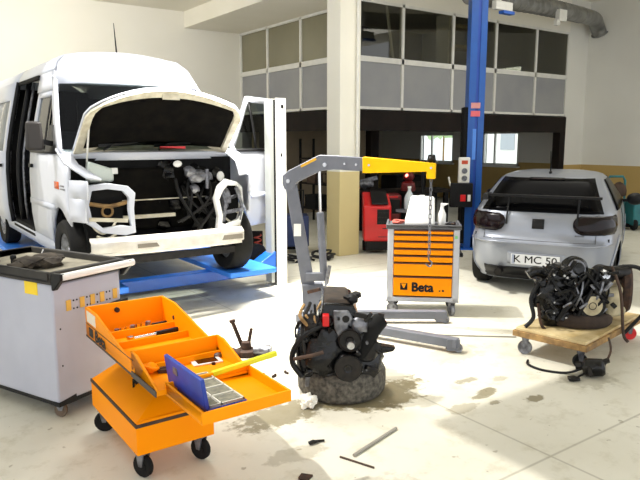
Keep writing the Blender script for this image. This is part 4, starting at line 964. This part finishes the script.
MB().blob((-.12, -.16, .28), .17, (.8, .7, 1.1), sub=3, amp=.35, fr=2, seed=3).build('side_casting', K['oily'], e1)
MB().blob((.10, -.14, .36), .12, (.9, .8, 1.2), sub=3, amp=.35, fr=2, seed=6).build('pump_casting', K['oily'], e1)
MB().blob((.03, -.10, .16), .2, (1.1, .7, .8), sub=3, amp=.25, fr=2, seed=9).build('sump_casting', K['oily'], e1)
rnd = random.Random(5)
for i in range(26):
    a = Vector((rnd.uniform(-.24, .2), -.2+rnd.uniform(-.05, .02), rnd.uniform(.1, .54))); d_ = Vector((rnd.uniform(-1, 1), rnd.uniform(-.5, .2), rnd.uniform(-1, 1))).normalized()*rnd.uniform(.03, .08)
    MB().bar(a, a+d_, rnd.uniform(.012, .035), rnd.uniform(.012, .03)).build('bracket', K['oily' if i % 3 else ('oily2' if i % 2 else 'alu')], e1, bevel=.004)
rnd = random.Random(21)
for i in range(9):
    p = (rnd.uniform(-.27, -.12), rnd.uniform(-.2, .2), rnd.uniform(.42, .55)); q = (rnd.uniform(-.29, -.1), rnd.uniform(-.24, -.16), rnd.uniform(.2, .5))
    MB().tube([p, ((p[0]+q[0])/2-.04, -.22, (p[2]+q[2])/2+.04), q], rnd.uniform(.006, .013), n=6, smooth=4).build('hose', K['oily2'] if i % 3 else K['woodedge'], e1)
for i in range(10):
    MB().blob((rnd.uniform(-.22, .2), -.2+rnd.uniform(-.03, .02), rnd.uniform(.12, .5)), rnd.uniform(.025, .05), (1, .7, rnd.uniform(.6, 1.5)), sub=2, amp=.5, seed=i).build('bracket', K['oily' if i % 3 else 'oily2'], e1)
for i in range(14):
    p = Vector((rnd.uniform(-.2, .16), -.235+rnd.uniform(-.02, .02), rnd.uniform(.12, .52))); MB().cyl(p, p-Vector((0, .02, 0)), rnd.uniform(.006, .011), n=6).build('bolt_head', K['alu'] if i % 2 else K['oily2'], e1)
rg = MB(); rg.blob((0, 0, .045), .055, (1.1, 1, .8), sub=3, amp=.7, fr=2.5, seed=8)
tag(rg.build('paper_towel', mat('crumpled white paper', 'EEEBE0', .9)), 'crumpled white paper towel on the floor left of the dusty tyre', 'paper', (2.34, 3.42, 0))

# ------------------------------------------------------------------ engine on the wooden dolly
dy = thing('wooden_dolly', 'square plywood dolly on castors carrying the second engine', 'dolly', (5.04, 3.03, 0), 9)
MB().box(-.58, .60, -.24, .36, .215, .24).build('deck', K['wood'], dy, bevel=.004)
for a in ((-.60, .62, -.26, -.20), (-.60, .62, .32, .38)): MB().box(*a, .165, .215).build('side_rail', K['woodedge'], dy, bevel=.004)
for a in ((-.60, -.54, -.20, .32), (.56, .62, -.20, .32)): MB().box(*a, .165, .215).build('end_rail', K['woodedge'], dy, bevel=.004)
for x, y, k in ((-.52, .30, 'alu'), (-.52, -.18, 'rubber'), (.54, -.18, 'red'), (.54, .3, 'rubber')): caster(dy, x, y, .165, .06, K[k], 35)
e2 = thing('dirty_engine', 'black engine with a beige bell housing sitting on the wooden dolly', 'engine', (4.99, 3.10, .225), -35.5); e2.scale = (1.12, 1.12, 1.1)
def L2(nm, prof, c, ax, m, n=28): return MB().lathe(prof, c, ax, n).build(nm, m, e2)
m = MB(); m.hexa([(-.20, -.12, .10), (.10, -.12, .10), (.10, .14, .10), (-.20, .14, .10), (-.31, -.16, .34), (.14, -.16, .34), (.14, .18, .34), (-.31, .18, .34)]); m.build('engine_block', K['oily'], e2, bevel=.015)
MB().hexa([(-.30, -.14, .34), (.10, -.14, .34), (.10, .14, .34), (-.30, .14, .34), (-.24, -.1, .43), (.06, -.1, .43), (.06, .1, .43), (-.24, .1, .43)]).build('cylinder_head', K['oily'], e2, bevel=.02)
L2('crankshaft_pulley', [(0, .05), (.03, .055), (.035, .04), (.055, .035), (.06, .05), (.10, .05), (.108, .03), (.10, .02), (.108, 0), (0, -.05)], (.02, -.18, .20), (0, -1, 0), K['oily'])
L2('pulley_ring', [(.058, .054), (.075, .054), (.077, .048), (.056, .048)], (.02, -.18, .20), (0, -1, 0), K['cardboard'])
L2('turbocharger', [(0, .07), (.04, .08), (.09, .05), (.10, 0), (.085, -.05), (0, -.06)], (-.10, -.13, .47), (.2, -1, .2), K['oily'])
MB().torus((-.10, -.19, .48), (.2, -1, .2), .055, .018).build('turbo_ring', K['alu'], e2)
L2('alternator', [(0, .07), (.05, .075), (.075, .05), (.078, -.05), (.05, -.07), (0, -.07)], (.13, -.12, .42), (.1, -1, .1), K['oily2'])
L2('fan_hub', [(0, .04), (.03, .045), (.04, .02), (.055, .0), (0, -.03)], (.11, -.18, .43), (0, -1, .2), K['steel'])
MB().hexa([(.16, -.17, .08), (.34, -.10, .08), (.34, .16, .08), (.16, .18, .08), (.15, -.18, .32), (.37, -.12, .34), (.37, .16, .34), (.15, .18, .32)]).build('bell_housing', K['cardboard'], e2, bevel=.03, label='beige bell housing')
L2('flywheel', [(0, .05), (.17, .05), (.19, .03), (.19, -.01), (.17, -.03), (0, -.03)], (.36, .02, .28), (1, -.35, 0), K['rust'], 36)
L2('starter_motor', [(0, .1), (.04, .1), (.055, .08), (.055, -.08), (0, -.1)], (.26, -.05, .42), (1, -.1, 0), K['oily2'])
MB().tube([(-.30, -.1, .42), (-.38, -.12, .45), (-.44, -.12, .42)], .04, n=12, smooth=4).build('intake_elbow', K['oily'], e2)
MB().tube([(-.36, -.14, .36), (-.42, -.16, .24), (-.40, -.18, .10), (-.46, -.18, .02)], .016, n=8, smooth=5).build('hose', K['black'], e2)
MB().tube([(-.36, -.15, .2), (-.35, -.2, .06), (-.31, -.2, .0)], .012, n=8, smooth=5).build('hose', K['rust'], e2)
MB().tube([(.16, -.2, .5), (.22, -.24, .3), (.25, -.26, .0), (.27, -.3, -.06)], .012, n=8, smooth=5).build('hose', K['brown'], e2)
MB().tube([(.25, -.05, .46), (.40, -.05, .47), (.5, -.05, .40), (.52, -.06, .2), (.60, -.1, .10)], .016, n=8, smooth=5).build('mount_frame', K['black'], e2)
MB().tube([(.30, -.16, -.045), (.44, -.14, .10), (.58, -.1, .20)], .014, n=8).build('mount_frame', K['black'], e2)
for i, (x, z, r) in enumerate(((-.24, .26, .15), (-.08, .3, .15), (.05, .33, .13), (-.2, .40, .11), (.0, .12, .14), (-.2, .12, .13))): MB().blob((x, -.1, z), r, (1, .7, 1), sub=3, amp=.4, fr=2.5, seed=60+i).build('casting', K['oily'], e2)
rnd = random.Random(15)
for i in range(34):
    a = Vector((rnd.uniform(-.34, .16), -.2+rnd.uniform(-.05, .03), rnd.uniform(.08, .5))); d_ = Vector((rnd.uniform(-1, 1), rnd.uniform(-.5, .2), rnd.uniform(-1, 1))).normalized()*rnd.uniform(.03, .09)
    MB().bar(a, a+d_, rnd.uniform(.012, .035), rnd.uniform(.012, .03)).build('bracket', K['oily' if i % 3 else ('oily2' if i % 2 else 'alu')], e2, bevel=.004)
rnd = random.Random(33)
for i in range(16):
    MB().blob((rnd.uniform(-.31, .16), -.15+rnd.uniform(-.04, .02), rnd.uniform(.06, .5)), rnd.uniform(.03, .065), (1, .8, rnd.uniform(.6, 1.4)), sub=2, amp=.6, seed=i+40).build('bracket', K['oily' if i % 4 else 'oily2'], e2)
for i in range(12):
    p = (rnd.uniform(-.32, .15), -.17, rnd.uniform(.3, .5)); q = (rnd.uniform(-.34, .15), -.2, rnd.uniform(.05, .3))
    MB().tube([p, ((p[0]+q[0])/2+rnd.uniform(-.06, .06), -.24, (p[2]+q[2])/2), q], rnd.uniform(.007, .015), n=6, smooth=4).build('hose', K['black'] if i % 4 else K['alu'], e2)
for i in range(16):
    p = Vector((rnd.uniform(-.3, .14), -.20+rnd.uniform(-.02, .01), rnd.uniform(.1, .45))); MB().cyl(p, p-Vector((0, .02, 0)), rnd.uniform(.006, .012), n=6).build('bolt_head', K['steel'] if i % 3 else K['oily2'], e2)
al = thing('alternator', 'dark alternator lying on the floor under the dolly with a belt loop', 'alternator', (4.47, 2.60, 0), -35.5)
MB().lathe([(0, .08), (.05, .08), (.068, .06), (.07, -.06), (.05, -.08), (0, -.08)], (0, 0, .075), (1, -.5, .15), 24).build('alternator_body', K['oily'], al)
MB().lathe([(0, .03), (.03, .03), (.035, 0), (.03, -.03), (0, -.03)], (-.09, .05, .07), (1, -.5, .15), 18).build('pulley', K['oily2'], al)
MB().bar((.03, -.03, .12), (.1, -.02, .14), .03, .03).bar((-.05, -.06, .03), (-.08, -.07, .10), .03, .03).build('mount_lug', K['oily2'], al)
MB().tube([(-.09, .03, .05), (-.2, .05, .012), (-.36, .12, .010), (-.43, .24, .012), (-.40, .34, .010)], .010, n=8, smooth=6).build('cable', K['black'], al)
MB().blob((-.19, -.09, .02), .035, (1.4, 1, .6), amp=.4).tube([(-.17, -.09, .025), (-.09, -.04, .04)], .008, n=6).build('plug', K['oily2'], al)
MB().tube([(.08, .0, .09), (.13, .02, .20), (.12, .05, .30)], .009, n=8, smooth=5).build('cable', K['brown'], al)

# ------------------------------------------------------------------ odds and ends on the floor
sc = thing('brake_hub', 'rusty brown brake hub with an upright stud on the floor', 'hub', (2.52, 4.62, 0), -20); sc.scale = (1.3, 1.3, 1.15)
MB().lathe([(0, .10), (.03, .1), (.035, .05), (.07, .04), (.075, 0), (0, 0)], n=20).build('hub_flange', K['rust'], sc)
MB().cyl((-.02, .02, .05), (-.08, .05, .24), .014, n=10).cyl((-.08, .05, .24), (-.085, .052, .26), .02, n=8).build('stud', K['rust'], sc)
MB().cyl((.05, -.03, .04), (.15, -.08, .045), .035, n=16).lathe([(.0, 0), (.05, 0), (.05, .03), (0, .03)], (.12, -.06, .03), (.9, -.4, .2)).build('bearing', K['alu'], sc)
MB().blob((-.10, -.02, .035), .05, (1.3, .8, .7), amp=.5).cyl((.02, .02, .08), (.04, .03, .19), .012, n=8).build('knuckle', K['rust'], sc)
def rod(nm, label, p, q, r, m, cat='rod'): return tag(MB().cyl(p, q, r, n=8).build(nm, m), label, cat)
rod('flat_rod', 'long flat grey metal rod lying on the floor in front of the tyre', (2.16, 2.69, .010), (2.60, 2.81, .010), .010, mat('dull steel', '8F8B80', .5))
rod('short_rod', 'thin dark rod lying across the near end of the long grey rod', (2.09, 2.73, .006), (2.17, 2.52, .006), .006, K['brown'])
tag(MB().prism([(-.035, -.03), (.04, -.035), (.03, .03), (-.02, .025)], .012, 'z').build('rust_flake', K['rust']), 'dark brown metal scrap at the bottom edge of the photo', 'scrap', (1.79, 2.66, 0), 30)
o = MB(); o.blob((0, 0, .012), .018, (2, 1, .6), amp=.5).cyl((.03, 0, .01), (.07, -.02, .01), .008, n=6); tag(o.build('twisted_bit', K['oily2']), 'small twisted dark metal bit on the floor between tyre and scrap', 'bit', (2.06, 2.96, 0))
for i, (x, y, lab) in enumerate(((2.42, 4.03, 'dark bolt nearest the tray corner, right one of a pair'), (2.37, 4.08, 'dark bolt nearest the tray corner, left one of a pair'), (2.56, 4.02, 'lone small dark nut on the floor beyond the pair of bolts'))):
    tag(MB().cyl((0, 0, .010), (.03, .01, .010), .009, n=6).cyl((.03, .01, .012), (.04, .013, .012), .012, n=6).build('bolt', K['rust']), lab, 'bolt', (x, y, 0), 40*i, group='loose bolts on the floor by the tray')
tag(MB().tube([(3.80, 4.45, .007), (4.1, 4.18, .007), (4.5, 3.83, .007), (4.80, 3.58, .007)], .007, n=6, smooth=4).build('floor_cable', mat('grey cable', '9A968A', .6)), 'thin grey cable on the floor running from the crane to the dolly', 'cable')
o = MB(); o.torus((0, 0, .012), (.2, .2, 1), .05, .008, n=18, m=6); tag(o.build('hose_ring', K['black']), 'small black hose ring on the floor under the drawer cabinet', 'hose', (4.66, 4.62, 0))

# ------------------------------------------------------------------ machines and clutter under the gallery
rm = thing('service_machine', 'tall red service machine with a black slanted panel beside the pillar', 'machine', (6.70, 7.82, 0), -35.5); rm.scale = (.88, .9, .93)
m = MB(); m.hexa([(-.24, -.2, .22), (.26, -.2, .22), (.26, .25, .22), (-.24, .25, .22), (-.25, -.2, .84), (.26, -.2, .84), (.26, .28, 1.02), (-.25, .28, 1.06)]); m.build('casing', K['red'], rm, bevel=.03)
MB().hexa([(-.10, -.205, .86), (.20, -.205, .86), (.2, .22, 1.03), (-.1, .22, 1.05), (-.10, -.2, .89), (.20, -.2, .89), (.2, .2, 1.06), (-.1, .2, 1.08)]).build('control_panel', K['black'], rm, bevel=.006)
MB().box(.0, .22, -.21, -.19, .52, .78).build('front_grille', K['black'], rm, bevel=.012)
for k in range(3): MB().box(.02, .20, -.216, -.205, .55+k*.08, .565+k*.08).build('grille_slat', K['oily2'], rm)
MB().box(.02, .22, -.207, -.2, .30, .31).box(.1, .2, -.207, -.2, .44, .46).build('panel_mark', K['darkred'], rm)
MB().box(-.2, .22, -.16, .22, .06, .23).build('base', K['black'], rm, bevel=.02)
for x in (-.20, .22): MB().lathe([(.03, -.03), (.09, -.035), (.10, 0), (.09, .035), (.03, .03)], (x, .15, .10), (1, 0, 0), 20, closed=True).build('wheel', K['rubber'], rm)
r2 = thing('red_charger', 'small red starter charger half hidden behind the red machine', 'charger', (7.55, 8.35, 0), -35.5)
MB().box(-.3, .12, -.18, .2, .10, .88).build('casing', K['darkred'], r2, bevel=.03); MB().box(-.1, .1, -.19, -.17, .55, .80).build('panel', K['black'], r2, bevel=.01)
MB().box(-.1, .06, -.186, -.18, .83, .86).build('stripe', K['red'], r2)
for x in (-.26, .08): MB().lathe([(.03, -.03), (.09, -.035), (.10, 0), (.09, .035), (.03, .03)], (x, 0, .10), (1, 0, 0), 20, closed=True).build('wheel', K['rubber'], r2)
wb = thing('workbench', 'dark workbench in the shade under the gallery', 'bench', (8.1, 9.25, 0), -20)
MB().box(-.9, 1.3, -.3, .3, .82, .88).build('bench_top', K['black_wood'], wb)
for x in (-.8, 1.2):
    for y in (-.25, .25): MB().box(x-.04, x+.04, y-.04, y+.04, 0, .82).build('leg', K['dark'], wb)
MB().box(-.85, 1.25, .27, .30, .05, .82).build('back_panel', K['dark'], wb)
Mw = Matrix.Translation((8.1, 9.25, 0)) @ Matrix.Rotation(R(-20), 4, 'Z')
v = thing('spray_gun', 'grey metal spray gun lying on the dark bench', 'spray gun', on(Mw, (-.38, -.1, .88)), -35)
MB().blob((0, 0, .12), .10, (1.4, .8, .9), amp=.4).build('gun_body', K['alu'], v); MB().bar((-.12, 0, .16), (.2, 0, .24), .06, .07).build('barrel', K['alu'], v); MB().bar((0, 0, .1), (-.04, 0, 0), .06, .06).build('grip', K['oily2'], v)
v = thing('clear_bottle', 'clear plastic bottle standing behind the white container', 'bottle', (7.05, 7.42, 0), 0)
MB().lathe([(0, 0), (.07, 0), (.08, .02), (.08, .18), (.06, .24), (.025, .30), (.025, .34), (0, .34)], (0, 0, .72), n=20).build('bottle_body', mat('milky bottle', 'C8CFD4', .2), v); MB().cyl((0, 0, 1.06), (0, 0, 1.09), .03, n=14).build('cap', K['white'], v)
MB().cyl((0, 0, 0), (0, 0, .68), .02, n=10).box(-.16, .16, -.14, .14, .68, .72).box(-.14, .14, -.12, .12, 0, .03).build('stand', K['greymetal'], v)
v = thing('warning_lamp', 'dark red machine with a lit red lamp under the yellow boom', 'lamp', (8.25, 8.72, .88), -30)
MB().lathe([(0, 0), (.13, 0), (.14, .03), (.12, .15), (.08, .18), (0, .18)], n=20).build('housing', K['darkred'], v); MB().blob((0, -.02, .27), .11, (1, 1, .9)).build('shade', K['darkred'], v); MB().blob((-.05, -.10, .29), .035, (1, .5, 1)).build('bulb', K['redlamp'], v, label='lit pinkish bulb')
v = thing('gear_stack', 'dark machine with a red front beside the blue post', 'machine', (7.75, 7.9, 0), -35.5)
MB().box(-.15, .25, -.2, .2, .05, .90).build('casing', K['dark'], v, bevel=.02); MB().box(-.1, .12, -.21, -.19, .55, .85).build('front', K['darkred'], v); MB().box(-.18, .28, -.15, .15, 0, .06).build('base', K['black'], v)
MB().cyl((.05, 0, .9), (.05, 0, 1.35), .03, n=10).blob((.05, 0, 1.4), .09, amp=.5).build('lever_head', K['black'], v)
# shelving in the dark left bay
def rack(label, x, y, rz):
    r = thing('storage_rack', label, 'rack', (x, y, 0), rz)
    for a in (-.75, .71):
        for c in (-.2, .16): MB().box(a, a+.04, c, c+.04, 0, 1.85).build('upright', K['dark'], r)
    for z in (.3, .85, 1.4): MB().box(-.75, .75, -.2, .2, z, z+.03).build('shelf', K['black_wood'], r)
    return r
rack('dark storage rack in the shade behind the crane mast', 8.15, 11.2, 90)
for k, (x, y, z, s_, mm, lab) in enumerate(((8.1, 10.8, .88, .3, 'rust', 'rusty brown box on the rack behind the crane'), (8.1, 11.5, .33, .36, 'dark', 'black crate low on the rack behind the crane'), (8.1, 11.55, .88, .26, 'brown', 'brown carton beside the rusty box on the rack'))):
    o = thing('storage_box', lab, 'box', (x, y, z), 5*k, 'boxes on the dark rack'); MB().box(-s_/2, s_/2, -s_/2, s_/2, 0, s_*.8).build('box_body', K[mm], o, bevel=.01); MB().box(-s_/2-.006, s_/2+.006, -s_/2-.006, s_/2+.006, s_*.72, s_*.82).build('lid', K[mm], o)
wd = thing('battery_trolley', 'dark blue trolley standing behind the white lift post', 'trolley', (5.65, 8.6, 0), -30)
MB().box(-.25, .2, -.2, .2, .12, .62).build('body', mat('dark blue paint', '182C5C', .5), wd, bevel=.02); MB().tube([(-.2, .15, .6), (-.26, .2, 1.0), (.14, .2, 1.0), (.12, .15, .6)], .015).build('handle', K['black'], wd)
for x in (-.2, .15): MB().lathe([(.02, -.02), (.055, -.025), (.06, 0), (.055, .025), (.02, .02)], (x, 0, .06), (1, 0, 0), 18, closed=True).build('wheel', K['rubber'], wd); 
MB().box(-.22, .17, -.05, .05, .05, .13).build('axle', K['dark'], wd)
for k, (x, y, lab, sd_) in enumerate(((5.12, 7.9, 'tangle of black hose on the floor left of the crane mast', 1), (5.62, 7.75, 'tangle of black hose on the floor right of the crane mast', 2))):
    rnd = random.Random(sd_); pts = []
    for i in range(18): pts.append((rnd.uniform(-.24, .24), rnd.uniform(-.18, .18), .03+rnd.uniform(0, .2)*(1-abs(i-9)/9)))
    pts[0] = (-.2, 0, .02); pts[-1] = (.2, .05, .02); pts[5] = (0, -.1, .016); pts[12] = (.05, .12, .016)
    tag(MB().tube(pts, .016, n=6, smooth=4).build('hose_tangle', K['black']), lab, 'hose', (x, y, 0), 0, group='hose tangles behind the crane')
cr = thing('coil_spring_tray', 'low dark tray of red coil springs behind the open van door', 'springs', (4.62, 8.62, 0), -35.5)
MB().box(-.35, .35, -.1, .1, .0, .05).box(-.35, .35, .08, .1, .05, .42).build('tray', K['dark'], cr)
for i in range(5):
    m = MB(); m.tube([(-.28+i*.14+.055*math.cos(a*.7), .0+.055*math.sin(a*.7), .06+a*.0085) for a in range(38)], .010, n=6); m.build('coil_spring', mat('red spring', '8E2A1C', .5) if not i else bpy.data.materials['red spring'], cr)
# teal pressure washer past the car
tw = thing('teal_machine', 'teal machine with a tubular handle beyond the silver car at the right edge', 'machine', (12.9, 6.75, 0), -35.5)
MB().box(-.25, .45, -.25, .25, .1, .62).build('casing', K['teal'], tw, bevel=.03)
MB().tube([(-.62, .1, .05), (-.66, .1, 1.0), (-.62, .1, 1.08), (-.35, .1, 1.08), (-.3, .1, 1.0), (-.28, .1, .1)], .025).build('handle', K['teal'], tw)
MB().box(-.6, -.2, -.1, .1, .05, .12).build('base', K['dark'], tw)
for x in (-.2, .4): MB().lathe([(.04, -.03), (.11, -.035), (.12, 0), (.11, .035), (.04, .03)], (x, -.2, .12), (1, 0, 0), 20, closed=True).build('wheel', K['rubber'], tw)
MB().blob((-.45, 0, .8), .14, (1, .8, 1.3), amp=.3).build('hose_reel', K['brown'], tw)
MB().cyl((-.45, 0, .1), (-.45, 0, .7), .02, n=8).build('reel_stand', K['dark'], tw)
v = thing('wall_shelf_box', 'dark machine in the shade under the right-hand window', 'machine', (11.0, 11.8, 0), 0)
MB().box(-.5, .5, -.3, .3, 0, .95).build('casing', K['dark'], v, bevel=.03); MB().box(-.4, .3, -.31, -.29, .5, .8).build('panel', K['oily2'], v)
